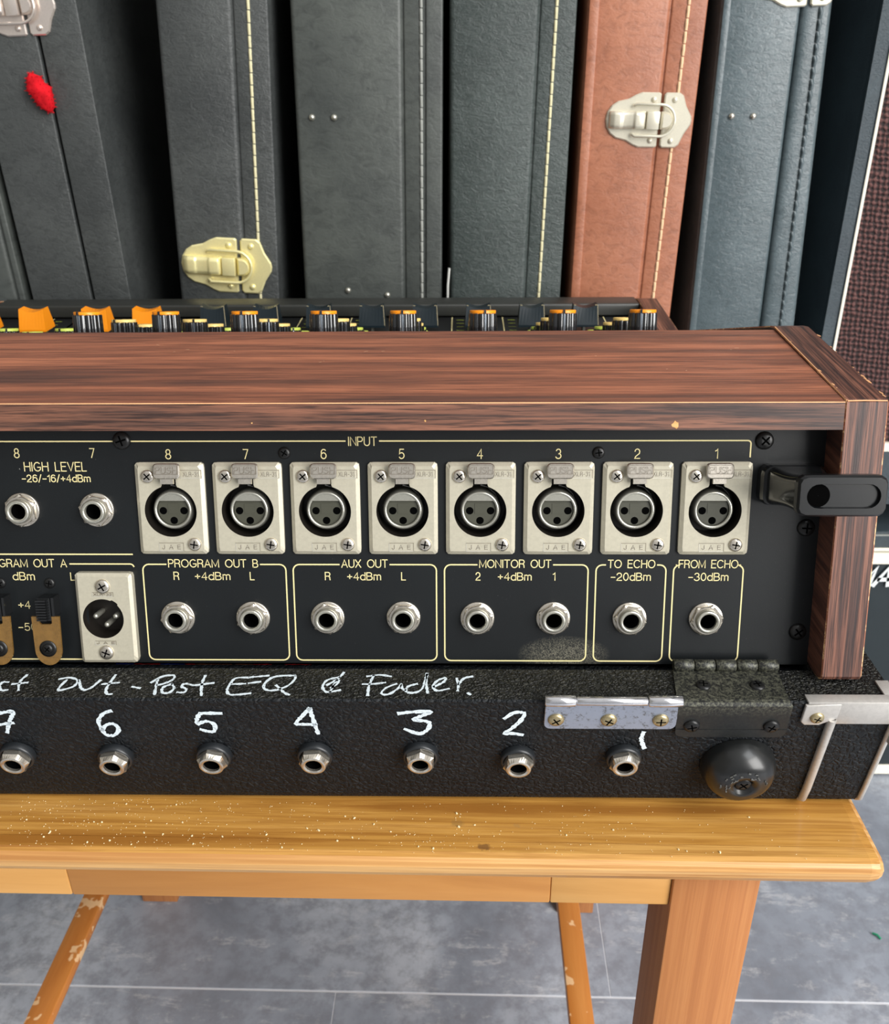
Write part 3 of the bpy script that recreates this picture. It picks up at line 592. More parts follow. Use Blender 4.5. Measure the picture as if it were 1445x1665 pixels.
def name_box(x0_, x1_, y0_, y1_, t, w_=.00026):
    b = MB(); z = .00228
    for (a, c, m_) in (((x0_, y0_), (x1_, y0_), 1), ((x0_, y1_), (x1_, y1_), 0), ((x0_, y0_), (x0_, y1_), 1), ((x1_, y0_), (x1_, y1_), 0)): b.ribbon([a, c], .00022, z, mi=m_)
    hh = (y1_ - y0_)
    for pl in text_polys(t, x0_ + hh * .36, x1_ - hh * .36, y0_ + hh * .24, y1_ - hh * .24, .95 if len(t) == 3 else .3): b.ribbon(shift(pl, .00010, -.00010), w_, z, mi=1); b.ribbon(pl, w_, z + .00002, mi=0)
    return b
part('maker_mark', name_box(-.0054, .0038, -.01625, -.0131, 'JAE'), ['emboss', 'emboss_light'], x0, X0M)
part('type_mark', name_box(.0044, .0122, .0118, .0148, 'XLR-31', .0002), ['emboss', 'emboss_light'], x0, X0M)
add_screw('socket_screw', .0026, .0011, 'nickel', x0, X0M @ T(-.0080, .0125, .0022), .4)
add_screw('socket_screw', .0026, .0011, 'nickel', x0, X0M @ T(.0081, -.0136, .0022), 1.1)
for k in range(1, 8):
    c = copy_part(x0, pan(XLRX[k] - .00002, .0001), con)
# --- male socket
b = holed_plate(.0110, .0181, .0012, -.0010, .0000, lambda a: .0079 + (.0005 if .75 < a < 1.1 else 0), .0034, .0012, .006)
m0 = part('male_socket', b, ['plate', 'cavity'], con, pan(*MALE)); MM = WM[m0]
for px, py in ((-.0040, .0002), (.0038, .0002), (.0001, -.0033)):
    b = MB(); b.lathe([(.0011, -.006), (.0011, .0006), (.0008, .0013), (.0002, .0015)], 14, cap1=True); part('contact_pin', b, ['ring'], m0, MM @ T(px - .001, py, 0))
add_screw('socket_screw', .0029, .0012, 'nickel', m0, MM @ T(-.0002, .0130, .0034), .2); add_screw('socket_screw', .0029, .0012, 'nickel', m0, MM @ T(-.0008, -.0137, .0034), .9)
def nb2(x0_, x1_, y0_, y1_, t):
    b = name_box(x0_, x1_, y0_, y1_, t, .0003); b.v = [(x, y, z + .0012) for x, y, z in b.v]; return b
part('maker_mark', nb2(-.0048, .0032, -.0106, -.0090, 'JAE'), ['emboss', 'emboss_light'], m0, MM)
part('type_mark', nb2(-.0044, .0036, .0090, .0106, 'XLR-32'), ['emboss', 'emboss_light'], m0, MM)
# --- quarter-inch jacks
b = MB()
b.lathe([(.00655, 0), (.00655, .0005), (.0063, .0007), (.0045, .0007)], 36)
j0 = part('jack_socket', b, ['nickel'], con, pan(*JACKS[0])); JM = WM[j0]
b = MB(); b.rings([hexring(.0063, 0, .0007), hexring(.0063, 0, .0022), circ(.0054, .0027), circ(.0046, .0027)], False, False, smooth=False); part('hex_nut', b, ['nickel'], j0, JM)
b = MB(); b.lathe([(.0045, .002), (.0045, .0042), (.0041, .0047), (.0035, .0047), (.0031, .0044), (.0030, .003), (.0030, -.004)], 32); b.lathe([(.0030, -.004), (.0001, -.004)], 32, mi=1)
part('sleeve', b, ['ring', 'dark_void'], j0, JM)
b = MB(); b.lathe([(.00295, .0030), (.00295, -.0038), (.0001, -.0038)], 24); part('bore', b, ['dark_void'], j0, JM)
for k, q in enumerate(JACKS[1:]): copy_part(j0, pan(*q) @ RZ(.31 * k + .2), con)
# --- slide switches with amber locking plates
def sw(u):
    b = MB(); b.box(-.0024, .0024, -.0045, .0045, 0, .006)
    for i in range(8): b.box(-.0026, .0012, -.0042 + i * .00108, -.00355 + i * .00108, .006, .0074)
    b.box(.0026, .0036, -.003, .0045, 0, .0055)
    s0 = part('slide_switch', b, ['black_gloss'], con, pan(u, -.0384) , bevel=None)
    out = [(-.0055, .0), (-.0055, .0001)]
    poly = [(-.0054, 0), (-.0024, 0), (-.0024, -.0026), (-.0018, -.0031), (.0018, -.0031), (.0024, -.0026), (.0024, 0), (.0054, 0)]
    poly = list(reversed(poly)) ; low = arc(0, -.0135, .0052, .0062, 180, 360, 14)
    pl = [(-.0054, 0)] + low + [(.0054, 0), (.0024, 0), (.0024, -.0026), (.0018, -.0031), (-.0018, -.0031), (-.0024, -.0026), (-.0024, 0)]
    b = MB(); b.prism(pl, [(0, .0050), (0, .0058)])
    a_ = part('lock_plate', b, ['amber'], con, pan(u, -.0413))
    add_screw('lock_screw', .0021, .0012, 'black_metal', a_, pan(u, -.0542, PW + .0058), .5)
    b = MB(); b.lathe([(.0033, 0), (.0033, .0003), (.002, .0003)], 20); part('washer', b, ['black_metal'], a_, pan(u, -.0542, PW + .0058))
sw(-.0372); sw(-.0563)
# --- cable cleat
b = MB()
b.prism(rrect(.0235, .0150, .0035, 4, .0115, 0), [(0, 0), (0, .004), (.0005, .006)])
base_pts = []
for k in range(9):
    t = k / 8; z = .006 + t * .0222; x0c = .0015 + t * .0030 ; x1c = .0222 - t * .0042
    base_pts.append([(x, y, z) for x, y in rrect(x1c - x0c, .0142 - .002 * math.sin(t * pi) , .0028, 3, (x0c + x1c) / 2, .0012 * t)])
b.rings(base_pts, False, True, smooth=True)
cle = part('cable_cleat', b, ['black_gloss'], con, pan(.2322, .0096)); CM = WM[cle]
b = MB()
ow, oh, orr = .0300, .0142, .0030
slot = lambda N: [(.0015 + (.0082 if math.cos(2 * pi * i / N) > 0 else -.0082) + .0048 * math.cos(2 * pi * i / N), .0048 * math.sin(2 * pi * i / N)) for i in range(N)]
N = 64
def rr_by_angle(wd, ht, r, N, cx):
    o, _ = cell_ring(0, 0, wd / 2, ht / 2, r, lambda a: .001, N); return [(x + cx, y) for x, y in o]
def stad(hl, r, N, cx):
    out = []
    for i in range(N):
        a = 2 * pi * i / N; c, s = math.cos(a), math.sin(a); lo, hi = 0, .05
        for _ in range(24):
            mid = (lo + hi) / 2; x = abs(mid * c); y = mid * s
            ok = (math.hypot(max(x - hl, 0), y) <= r)
            if ok: lo = mid
            else: hi = mid
        out.append((cx + lo * c, lo * s))
    return out
CX = .0183
Z = lambda P, h: [(x, y, h) for x, y in P]
A_, A2 = rr_by_angle(ow, oh, orr, N, CX), rr_by_angle(ow - .0014, oh - .0014, orr - .0006, N, CX)
B_ = stad(.0082, .0042, N, CX + .0003); B2 = stad(.0082, .0039, N, CX + .0003)
b.rings([Z(A2, .0275), Z(A_, .0282), Z(A_, .0308), Z(A2, .0318), Z(B_, .0318), Z(B2, .0304)], True, True, smooth=False); b.v = [(x, y + .0012, z) for x, y, z in b.v]
part('cleat_plate', b, ['black_gloss2'], cle, CM)
b = MB(); b.lathe([(.0040, .03046), (.0001, .03046)], 28, Mx=T(CX - .0078, .0012, 0)); part('cleat_hole', b, ['dark_void'], cle, CM)  # flat disc, the hole's darkness is put into its colour
# --- cheeks, top board
CY = [(-.0269, -.0562), (-.0016, .0424), (-.0004, .0432), (.0805, .0474), (.086, .0464), (.304, -.0152), (.385, -.0112), (.3965, -.0135), (.3975, -.020), (.3975, -.0598), (-.020, -.0598), (-.0245, -.0590), (-.0263, -.0577)]
def cheek(xa, xb):
    b = MB(); n = len(CY); ch = .0006
    cy_ = sum(p[0] for p in CY) / n; cz_ = sum(p[1] for p in CY) / n
    # inset outline for the chamfers
    nr = []
    for i in range(n):
        a, q, c = Vector(CY[i - 1]), Vector(CY[i]), Vector(CY[(i + 1) % n]); e1 = (q - a).normalized(); e2 = (c - q).normalized()
        n1 = Vector((-e1.y, e1.x)); n2 = Vector((-e2.y, e2.x)); m = (n1 + n2).normalized(); nr.append(m / max(.4, m.dot(n1)))
    ins = [(CY[i][0] - nr[i].x * ch, CY[i][1] - nr[i].y * ch) for i in range(n)]
    P = lambda x, L_: [(x, y, z) for y, z in L_]
    b.rings([P(xa, ins), P(xa + ch * .6, CY)], True, False, mi=1, capmi=2); b.rings([P(xa + ch * .6, CY), P(xb - ch, CY)], False, False, mi=0); b.rings([P(xb - ch, CY), P(xb, ins)], False, True, mi=1, capmi=2)
    return part('side_cheek', b, ['cheek', 'worn', 'cheek_side'], con)
cheek(.2562, .2712); cheek(XL - .0150, XL)
# worn strip along the top front arris of the right cheek
b = MB(); b.tube([(.2568, -.0012, .0428), (.263, -.0011, .0429), (.2706, -.0010, .0427)], .00028, 5); b.tube([(.2566, -.0010, .0428), (.2565, .04, .0451), (.2564, .0805, .0472)], .00032, 5)
random.seed(77)
for k in range(26):
    y = random.uniform(.0, .078) if k > 13 else random.uniform(-.0005, .035); r = random.uniform(.0003, .0011) * (1 if k < 16 else .5); zz = .04322 + (y + .0004) * .0042 / .0809
    xe = .2708 if k % 4 else .2570
    b.prism([(r * random.uniform(.3, .8) * math.cos(t * pi / 4), r * random.uniform(.7, 2.4) * math.sin(t * pi / 4)) for t in range(8)], [(0, 0), (0, .00006)], Mx=T(xe, y, zz), cap0=False)
part('worn_edge', b, ['worn_line'], con)
def wc(v, w): return (v * s_ - w * c_, v * c_ + w * s_)
f0 = wc(.0311, .012); f1 = wc(.0406, .012)
b = MB()
prof = [f0, (f1[0] - .0000, f1[1] + .0000), (f1[0] + .0003, f1[1] + .00028), (.0800, .0462), (.0808, .0455), (.0808, .036), (.03, .034), wc(.0311, -.004)]
mis = [1, 2, 0, 0, 0, 0, 0, 0]
n = len(prof)
for i in range(n):
    p, q = prof[i], prof[(i + 1) % n]; b.add([(XL, p[0], p[1]), (XR, p[0], p[1]), (XR, q[0], q[1]), (XL, q[0], q[1])], [(0, 1, 2, 3)], mis[i])
b.add([(XL, p[0], p[1]) for p in prof], [tuple(range(n))]); b.add([(XR, p[0], p[1]) for p in prof], [tuple(range(n - 1, -1, -1))])
top = part('top_board', b, ['board_top', 'fascia', 'worn_line'], con)
# chips in the veneer
b = MB()
def chip(u, v, r, seed):
    random.seed(seed); b.prism([(u + r * random.uniform(.6, 1.1) * math.cos(t * pi / 5), v + r * random.uniform(.6, 1.2) * math.sin(t * pi / 5)) for t in range(10)], [(0, .0118), (0, .01206)], cap0=False)
chip(.1975, .0330, .0014, 3); chip(.1095, .0345, .0004, 4); chip(.0480, .0338, .0003, 5)
part('veneer_chip', b, ['pine_edge'], top, MP)
b = MB()
random.seed(31)
for (x, y) in ((.068, .040), (.0665, .0385), (.030, .052), (.028, .0495), (-.010, .062), (-.004, .060), (.010, .054), (.0055, .051), (.230, .052), (.232, .0535), (.2, .030), (.207, .028), (.175, .045), (.09, .051), (.083, .0505)):
    z = .0428 + (y - .0) * .0042 / .08 + .0003; L_ = random.uniform(.0004, .0020); a = random.uniform(-.5, .9)
    b.add([(x, y, z), (x + L_ * math.cos(a), y + L_ * math.sin(a), z), (x + L_ * math.cos(a), y + L_ * math.sin(a) + .00022, z), (x, y + .00022, z)], [(0, 1, 2, 3)])
part('scratch', b, ['stitch_tan'], top)['kind'] = 'stuff'
# --- control surface
SP = [(.080, .0385), (.092, .0382), (.275, -.0238), (.373, -.0218)]
b = MB()
for i in range(3):
    p, q = SP[i], SP[i + 1]; b.add([(XL, p[0], p[1]), (.2562, p[0], p[1]), (.2562, q[0], q[1]), (XL, q[0], q[1])], [(0, 1, 2, 3)])
b.box(XL, .2562, -.012, .394, -.0596, -.0590); b.box(XL, .2562, .3935, .3965, -.059, -.020)
surf = part('control_surface', b, ['surface'], con)
def surf_z(y):
    for i in range(3):
        p, q = SP[i], SP[i + 1]
        if p[0] <= y <= q[0]: return p[1] + (q[1] - p[1]) * (y - p[0]) / (q[0] - p[0])
    return SP[-1][1]
b = MB(); b.box(XL + .0001, .2561, .3730, .3960, -.0215, -.0120); part('arm_rest', b, ['arm'], con, bevel=(.0015, 3))
for i in range(12):
    x = .2290 - .038 * i
    b = MB(); za, zb_ = surf_z(.29) + .0002, surf_z(.370) + .0002
    b.add([(x - .0004, .29, za), (x + .0004, .29, za), (x + .0004, .372, zb_), (x - .0004, .372, zb_)], [(0, 1, 2, 3)])
    part('channel_line', b, ['ink'], surf)
b = MB()
for i in range(11):
    for k in range(9):
        x = .2100 - .038 * i - .012; y = .292 + k * .009; z = surf_z(y) + .0002
        b.add([(x - .0035, y, z), (x + .002, y, z), (x + .002, y + .0007, z), (x - .0035, y + .0007, z)], [(0, 1, 2, 3)])
part('scale_mark', b, ['green'], surf)['kind'] = 'stuff'
for i in range(11): b = MB(); x = .2100 - .038 * i; b.add([(x - .0008, .282, surf_z(.282) + .0002), (x + .0008, .282, surf_z(.282) + .0002), (x + .0008, .365, surf_z(.365) + .0002), (x - .0008, .365, surf_z(.365) + .0002)], [(0, 1, 2, 3)]); part('fader_slot', b, ['dark_void'], surf)
# knobs
def knob_mesh(capmat, r=.0064, h=.0155):
    b = MB(); n = 144; ring = lambda rr, z, amp: [((rr + amp * (abs(math.sin(6 * 2 * pi * i / n)) - .6)) * math.cos(2 * pi * i / n), (rr + amp * (abs(math.sin(6 * 2 * pi * i / n)) - .6)) * math.sin(2 * pi * i / n), z) for i in range(n)]
    b.rings([ring(r * 1.04, 0, .0008), ring(r * 1.0, h - .0016, .0008)], False, False, smooth=True); b.rings([ring(r * 1.0, h - .0016, .0008), ring(r * .95, h - .0013, .0)], False, False)
    k = part('knob', b, ['knob'], con, I4)
    b = MB(); b.lathe([(r * .96, h - .0016), (r * .98, h - .0002), (r * .93, h), (0.0001, h)], 40)
    part('knob_cap', b, [capmat], k, I4)
    b = MB(); b.box(-.0005, .0005, -r * 1.06, -r * .25, h - .0018, h + .0001); part('pointer_slot', b, ['knob'], k, I4)
    b = MB(); b.box(-.0003, .0003, -r * 1.08, -r * .9, .001, h - .0016); part('pointer_line', b, ['knob_metal'], k, I4)
    return k
SL = math.atan2(.0620, .183)
proto = {c: knob_mesh(c) for c in ('orange', 'cream', 'green')}
rowsK = [(.1235, 'orange', .0175), (.168, 'cream', .0165), (.200, 'cream', .0165), (.232, 'green', .0160), (.2605, 'green', .0160)]
used = set(); random.seed(5)
ROT = [-.3, .0, .15, .0, -.05, .0, -.2, -.35]
def place_knob(x, y, c, rot, h=None):
    Mx = T(x, y - .0030, surf_z(y - .003) + .0008) @ RX(-.22) @ RZ(rot)
    if c not in used:
        used.add(c); k = proto[c]; WM[k] = Mx; k.matrix_local = WM[con].inverted() @ Mx
        for q in kids(k): WM[q] = Mx; q.matrix_local = I4
    else: copy_part(proto[c], Mx, con)
for i in range(8):
    for y, c, h in rowsK: place_knob(.2083 - .03797 * i, y, c, ROT[i] if y < .13 else random.uniform(-.8, .8))
for x, y, c in ((-.1181, .231, 'green'), (-.1534, .230, 'green'), (-.1523, .258, 'green'), (-.189, .230, 'green'), (-.219, .230, 'green')): place_knob(x, y, c, random.uniform(-.4, .4))
# faders
def fader_mesh(mat, edge):
    b = MB(); nx = 8; rows_ = []
    bw, bd, tw, td, h = .0092, .0078, .0084, .0044, .0150
    def ringat(z, hw, hd, dip=0):
        top_ = [(-hw + 2 * hw * i / nx, -hd) for i in range(nx + 1)] + [(hw - 2 * hw * i / nx, hd) for i in range(nx + 1)]
        return [(x, y, z - dip * math.cos(x / hw * pi / 2) ** 1) for x, y in top_]
    b.rings([ringat(0, bw, bd), ringat(.0015, bw, bd), ringat(h, tw, td, .0022)], True, True, smooth=False)
    f = part('fader_cap', b, [mat], con, I4)
    b = MB(); b.box(-.0008, .0008, -.003, .003, -.0052, .0002); part('fader_stem', b, ['ring'], f, I4)
    if edge:
        b = MB()
        for sx_ in (1,): b.tube([(sx_ * bw, -bd, .0015), (sx_ * tw, -td, h)], .00025, 5)
        for sx_ in (-1, 1): b.box(sx_ * (tw - .0008) - .0008, sx_ * (tw - .0008) + .0008, -td, -td + .0006, h - .0004, h + .0001)
        part('edge_highlight', b, ['edge_glint'], f, I4)
    return f
fb = fader_mesh('fader', True); fo = fader_mesh('orange', False)
def place_f(proto_, x, y, first, dz=0):
    Mx = T(x, y, surf_z(y) + .0042 + dz)
    if first:
        WM[proto_] = Mx; proto_.matrix_local = WM[con].inverted() @ Mx
        for q in kids(proto_): WM[q] = Mx; q.matrix_local = I4
    else: copy_part(proto_, Mx, con)
for i in range(8): place_f(fb, .2100 - .0380 * i, .3375, i == 0)
for i, x in enumerate((-.0960, -.1315, -.1751, -.2120)): place_f(fo, x, .3130, i == 0, .0050)

# =========================================================================== FLIGHT CASE BASE
cas = thing('equipment_case', 'black pebbled vinyl case tray under the console with white handwritten numbers', 'equipment case', (0.02, .19, -.1199))
ZT, ZB = -.0600, -.1199
def tray(x0, x1, y1):
    b = MB()
    r = .004
    # front wall outer profile (y,z)
    fp = [(-.018, ZT), (-.0362, ZT), (-.0370, ZT - .0007), (-.0267, -.1152), (-.0255, -.1180), (-.0225, ZB), (-.010, ZB), (-.010, -.064), (-.018, -.064)]
    n = len(fp)
    for i in range(n):
        p, q = fp[i], fp[(i + 1) % n]; b.add([(x0, p[0], p[1]), (x1, p[0], p[1]), (x1, q[0], q[1]), (x0, q[0], q[1])], [(0, 3, 2, 1)], 1 if i == 0 else 0)
    b.add([(x0, p[0], p[1]) for p in fp], [tuple(range(n))]); b.add([(x1, p[0], p[1]) for p in fp], [tuple(range(n - 1, -1, -1))])
    b.box(x1 - .026, x1, -.018, y1, ZB, ZT, 0); b.add([(x1 - .026, -.018, ZT + .00005), (x1, -.018, ZT + .00005), (x1, y1, ZT + .00005), (x1 - .026, y1, ZT + .00005)], [(0, 1, 2, 3)], 1)
    b.box(x0, x0 + .026, -.018, y1, ZB, ZT, 0); b.box(x0, x1, y1 - .010, y1, ZB, ZT, 0); b.box(x0, x1, -.018, y1, ZB, ZB + .008, 0)
    return b
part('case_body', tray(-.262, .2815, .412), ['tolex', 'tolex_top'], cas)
# front-face frame: x right, d down the face, w outwards
fd = Vector((0, .011, -.060)).normalized(); fn = Vector((0, -.060, -.011)).normalized()
MF = Matrix(((1, 0, 0, 0), (0, -fd.y, fn.y, -.0372), (0, -fd.z, fn.z, ZT - .0000), (0, 0, 0, 1)))   # local (x, up = -d, w)
def face(x, d, w=0.0): return MF @ T(x, -d, w)
b = MB(); random.seed(11)
def subdiv(pl, step=.0006):
    if len(pl) > 2:
        q = [Vector(p) for p in pl]; sm = []
        for i in range(len(q) - 1):
            p0, p1, p2, p3 = q[max(i - 1, 0)], q[i], q[i + 1], q[min(i + 2, len(q) - 1)]
            for k in range(5):
                t = k / 5; v = .5 * ((2 * p1) + (p2 - p0) * t + (2 * p0 - 5 * p1 + 4 * p2 - p3) * t * t + (3 * p1 - p0 - 3 * p2 + p3) * t ** 3); sm.append((v.x, v.y))
        pl = sm + [pl[-1]]
    out = []
    for a, c in zip(pl[:-1], pl[1:]):
        L_ = math.hypot(c[0] - a[0], c[1] - a[1]); k = max(1, int(L_ / step))
        for i in range(k): out.append((a[0] + (c[0] - a[0]) * i / k + random.uniform(-1, 1) * .00007, a[1] + (c[1] - a[1]) * i / k + random.uniform(-1, 1) * .00007))
    out.append(pl[-1]); return out
words = [(0, 3), (3, 7), (7, 8), (8, 14), (14, 20), (20, 23), (23, 40)]
for a, z in words:
    b = MB()
    for pl in HW_TOP[a:z]: b.ribbon(subdiv([(x / 1000, y / 1000) for x, y in pl]), .00100, ZT + .00022, jit=.35)
    part('handwriting', b, ['hand'], cas)
for a, z in ((0, 2), (2, 3), (3, 4), (4, 6), (6, 7), (7, 8), (8, 9)):
    b = MB()
    for pl in HW_FRONT[a:z]: b.ribbon(subdiv([(x / 1000, -y / 1000) for x, y in pl]), .00160, .00022, jit=.3)
    part('handwritten_number', b, ['hand'], cas, MF)
# jacks in the case wall
b = MB(); b.lathe([(.0068, 0), (.0068, .0022), (.0064, .0028), (.0058, .0030), (.0056, .0016), (.0030, .0016)], 36)
c0 = part('jack_socket', b, ['black_satin'], cas, face(-.0510, .0315)); K0 = WM[c0]
b = MB(); b.rings([hexring(.0060, 0, .0012), hexring(.0060, 0, .0046), circ(.0047, .0062), circ(.0040, .0064), circ(.0032, .0061), circ(.0031, .001)], False, False, smooth=False); b.lathe([(.0031, .001), (.0001, .001)], 36, mi=1)
part('hex_nut', b, ['nickel', 'dark_void'], c0, K0)
b = MB(); b.lathe([(.00305, .0052), (.00300, .0012), (.0001, .0012)], 24); part('bore', b, ['dark_void'], c0, K0)
for k, (x, d) in enumerate(((-.0126, .0323), (.0262, .0310), (.0656, .0305), (.1065, .0300), (.1441, .0320), (.1846, .0308))): copy_part(c0, face(x, d) @ RZ((.25, -.3, .12, .5, .2, .35)[k]), cas)
# chrome hinge leaf
def leaf(x0_, x1_, y0_, y1_, r):
    return [(x1_, y0_)] + [] 
def leaf_poly(x0_, x1_, top_, bot_, r):
    return [(x0_, top_), (x0_, bot_ + r)] + arc(x0_ + r, bot_ + r, r, r, 180, 270, 4)[1:] + arc(x1_ - r, bot_ + r, r, r, 270, 360, 4) + [(x1_, top_)]
b = MB(); b.prism(leaf_poly(.1530, .2020, .0012, -.0140, .0026), [(0, .0002), (0, .0010), (.0002, .0012)])
hg = part('chrome_hinge', b, ['zinc'], cas, MF)
hg['label'] = 'chrome three-screw hinge half on the case front'
b = MB()
for xa, xb, r in ((.1526, .1638, .0021), (.1640, .1898, .00165), (.1900, .2024, .0021)): b.lathe([(r * .8, 0), (r, .0003), (r, xb - xa - .0003), (r * .8, xb - xa)], 20, Mx=T(xa, -.0392, ZT + .0018) @ RY(pi / 2), cap0=True, cap1=True)
part('hinge_barrel', b, ['chrome'], hg)
for i, x in enumerate((.1573, .1768, .1959)): add_screw('hinge_screw', .0031, .0013, 'brass_screw', hg, face(x, .0086, .0012), .3 + i * .5)
# black hinge leaf bent over the ridge
b = MB()
sec = [(-.0190, ZT + .0007), (-.0365, ZT + .0007), (-.0378, ZT + .0003), (-.0384, ZT - .0010), (-.0384 + .0183 * .166, ZT - .0155)]
pf = [( .2032, .2428), (.2010, .2418), (.2012, .2422), (.2014, .2428), (.2022, .2434)]
vs = []
for (y, z), (xa, xb) in zip(sec, pf): vs += [(xa, y, z), (xb, y, z)]
b.add(vs, [(2 * i, 2 * i + 1, 2 * i + 3, 2 * i + 2) for i in range(4)])
fr_ = leaf_poly(.2022, .2434, -.0140, -.0182, .0030)
b.prism(fr_, [(0, .0003), (0, .0012)], Mx=MF)
b.box(.2032, .2428, -.0190, -.0185, ZT, ZT + .0007)
bh = part('black_hinge', b, ['hinge_black'], cas); bh['label'] = 'dusty black hinge leaf bent over the ridge'
b = MB()
for k in range(5):
    xa = .2034 + k * .00800; xb = xa + .0077; r = .0023 if k % 2 == 0 else .0022
    b.lathe([(r * .85, 0), (r, .0002), (r, xb - xa - .0002), (r * .85, xb - xa)], 18, Mx=T(xa, -.0178, ZT + .0022) @ RY(pi / 2), cap0=True, cap1=True)
part('hinge_barrel', b, ['hinge_black'], bh)
for x in (.2125, .2325): add_screw('hinge_screw', .0028, .0010, 'black_metal', bh, T(x, -.0283, ZT + .0007), x * 20)
for x in (.2078, .2372): add_screw('hinge_screw', .0030, .0012, 'black_metal', bh, face(x, .0118, .0012), x * 30)
# rubber foot
b = MB(); R0 = .0143
prof = [(R0, 0)] + [(.0066 + (R0 - .0066) * math.cos(a), .0112 * math.sin(a)) for a in [pi / 2 * i / 9 for i in range(1, 10)]] + [(.0062, .0114), (.0042, .0113), (.0038, .0100), (.0001, .0098)]
b.lathe(prof, 44)
ft = part('rubber_foot', b, ['rubber'], cas, face(.2290, .0350)); FM = WM[ft]
add_screw('foot_screw', .0033, .0010, 'black_metal', ft, FM @ T(0, 0, .0098), .5)
b = MB(); random.seed(3)
for k in range(26):
    a = random.uniform(.1, pi * 1.15); rr = random.uniform(.0052, .0088); z = .0112 * math.sqrt(max(0, 1 - max(0, (rr - .0066) / (R0 - .0066)) ** 2)) + .0002
    b.box(-.0005, .0005, -.00025, .00025, -.0002, .0002, Mx=T(rr * math.cos(a), rr * math.sin(a), z) @ RZ(a + random.uniform(.8, 2)) @ RX(random.uniform(-.6, .6)))
part('torn_rubber', b, ['torn'], ft, FM)['kind'] = 'stuff'
# aluminium corner trim
XE = .2818
b = MB()
b.box(.2600, XE + .0008, -.0105, .0004, .0001, .0012, Mx=MF)                      # band on the front
b.prism(list(reversed([(.2475, -.0005), (.2475, -.0095), (.2490, -.0112), (.2545, -.0112), (.2605, -.0075), (.2605, .0004)]))[::-1], [(0, .0001), (0, .0009), (.0003, .0013)], Mx=MF)
b.box(.2482, XE + .0008, -.0384, -.0335, ZT, ZT + .0009)                              # lip folded on to the top
b.box(XE - .0045, XE + .0008, -.0340, -.0250, ZT, ZT + .0009)
b.box(XE, XE + .0009, -.0380, -.0250, ZT - .010, ZT + .0009)
ct = part('corner_trim', b, ['alu'], cas, bevel=(.0003, 2))
b = MB()
def half_bead(path, r): b.tube(path, r, 10)
pts = [MF @ Vector((.2590, -.0085, .0006)), MF @ Vector((.2592, -.050, .0006)), Vector((.2592, -.0268, -.1160)), Vector((.2592, -.0240, -.1180))]
half_bead([tuple(p) for p in pts], .00165)
part('trim_bead', b, ['alu'], ct)
b = MB()
pts = [MF @ Vector((XE + .0003, -.0085, .0002)), MF @ Vector((XE + .0003, -.050, .0002)), Vector((XE + .0003, -.0268, -.1160)), Vector((XE + .0002, -.0240, -.1185))]
half_bead([tuple(p) for p in pts], .0011)
b.box(XE, XE + .0008, -.0375, -.0300, ZT - .02, ZT - .008)
part('trim_bead', b, ['alu'], ct)
add_screw('trim_screw', .0026, .0012, 'brass_screw', ct, face(.2528, .0068, .0013), .9)
# wires seen in the slot under the panel
def wire(pts, r, mat):
    b = MB(); P = []
    for i in range(len(pts) - 1):
        for k in range(6): t = k / 6; P.append(tuple(Vector(pts[i]).lerp(Vector(pts[i + 1]), t)))
    P.append(pts[-1]); b.tube(P, r, 6); part('wire', b, [mat], cas)
for (x, m_, dx) in ((-.004, 'red_wire', .020), (.002, 'blue_wire', .022), (-.0085, 'red_wire', .012), (.012, 'red_wire', .018), (.016, 'brown_wire', .02), (.032, 'brown_wire', .012), (.046, 'red_wire', -.012), (.052, 'red_wire', .014), (-.016, 'blue_wire', .018)):
    wire([(x - .012, -.004, -.078), (x, -.0085, -.0655), (x + dx * .7, -.0080, -.0660), (x + dx * 1.4, -.002, -.0795)], .0007, m_)

# =========================================================================== TABLE
tab_ = thing('wooden_table', 'low golden pine table with square beech legs carrying the console', 'table', (.0245, .14, FZ), -.0100)
TR = T(.10, 0, 0) @ RZ(-.0100) @ T(-.10, 0, 0)
TZ = -.1200; TX0, TX1, TY0, TY1 = -.2350, .2825, -.0560, .352
def rounded_plank(y0, y1, front):
    b = MB(); th = .0125
    if front:
        fp = [(y1, TZ), (y0 + .0040, TZ), (y0 + .0018, TZ - .0007), (y0 + .0005, TZ - .0020), (y0, TZ - .0042), (y0 + .0004, TZ - .0075), (y0 + .0022, TZ - .0108), (y0 + .0055, TZ - th), (y1, TZ - th)]
    else: fp = [(y1, TZ), (y0, TZ), (y0, TZ - th), (y1, TZ - th)]
    m_ = [0, 0, 1, 1, 1, 1, 1, 0, 0] if front else [0] * 4
    n = len(fp)
    # rounded right end: stations
    st = [(TX0, 0, 0), (TX1 - .006, 0, 0), (TX1 - .0025, .0005, .0006), (TX1 - .0006, .0018, .0022), (TX1, .0045, .0050)]
    rs = []
    for x, iy, iz in st:
        ring = []
        for (y, z) in fp:
            yy = y + (iy if (front and y < y0 + .006) else 0); zz = z - (iz * .7 if z > TZ - .004 else 0) + (iz * .5 if z < TZ - .009 else 0); ring.append((x, yy, zz))
        rs.append(ring)
    for k in range(len(rs) - 1):
        for i in range(n):
            j = (i + 1) % n; b.add([rs[k][i], rs[k + 1][i], rs[k + 1][j], rs[k][j]], [(0, 1, 2, 3)], m_[i] if k < 1 else (1 if k > 1 else m_[i]), False)
    b.add(rs[0], [tuple(range(n))], 1); b.add(rs[-1], [tuple(range(n - 1, -1, -1))], 1)
    return b
ys = [TY0, -.0468, .052, .150, .250, TY1]
for k in range(5):
    o = part('plank', rounded_plank(ys[k] + (.00012 if k else 0), ys[k + 1] - .00012, k == 0), ['pine', 'pine_edge'], tab_, TR)
AZ0, AZ1 = TZ - .0125, -.1580
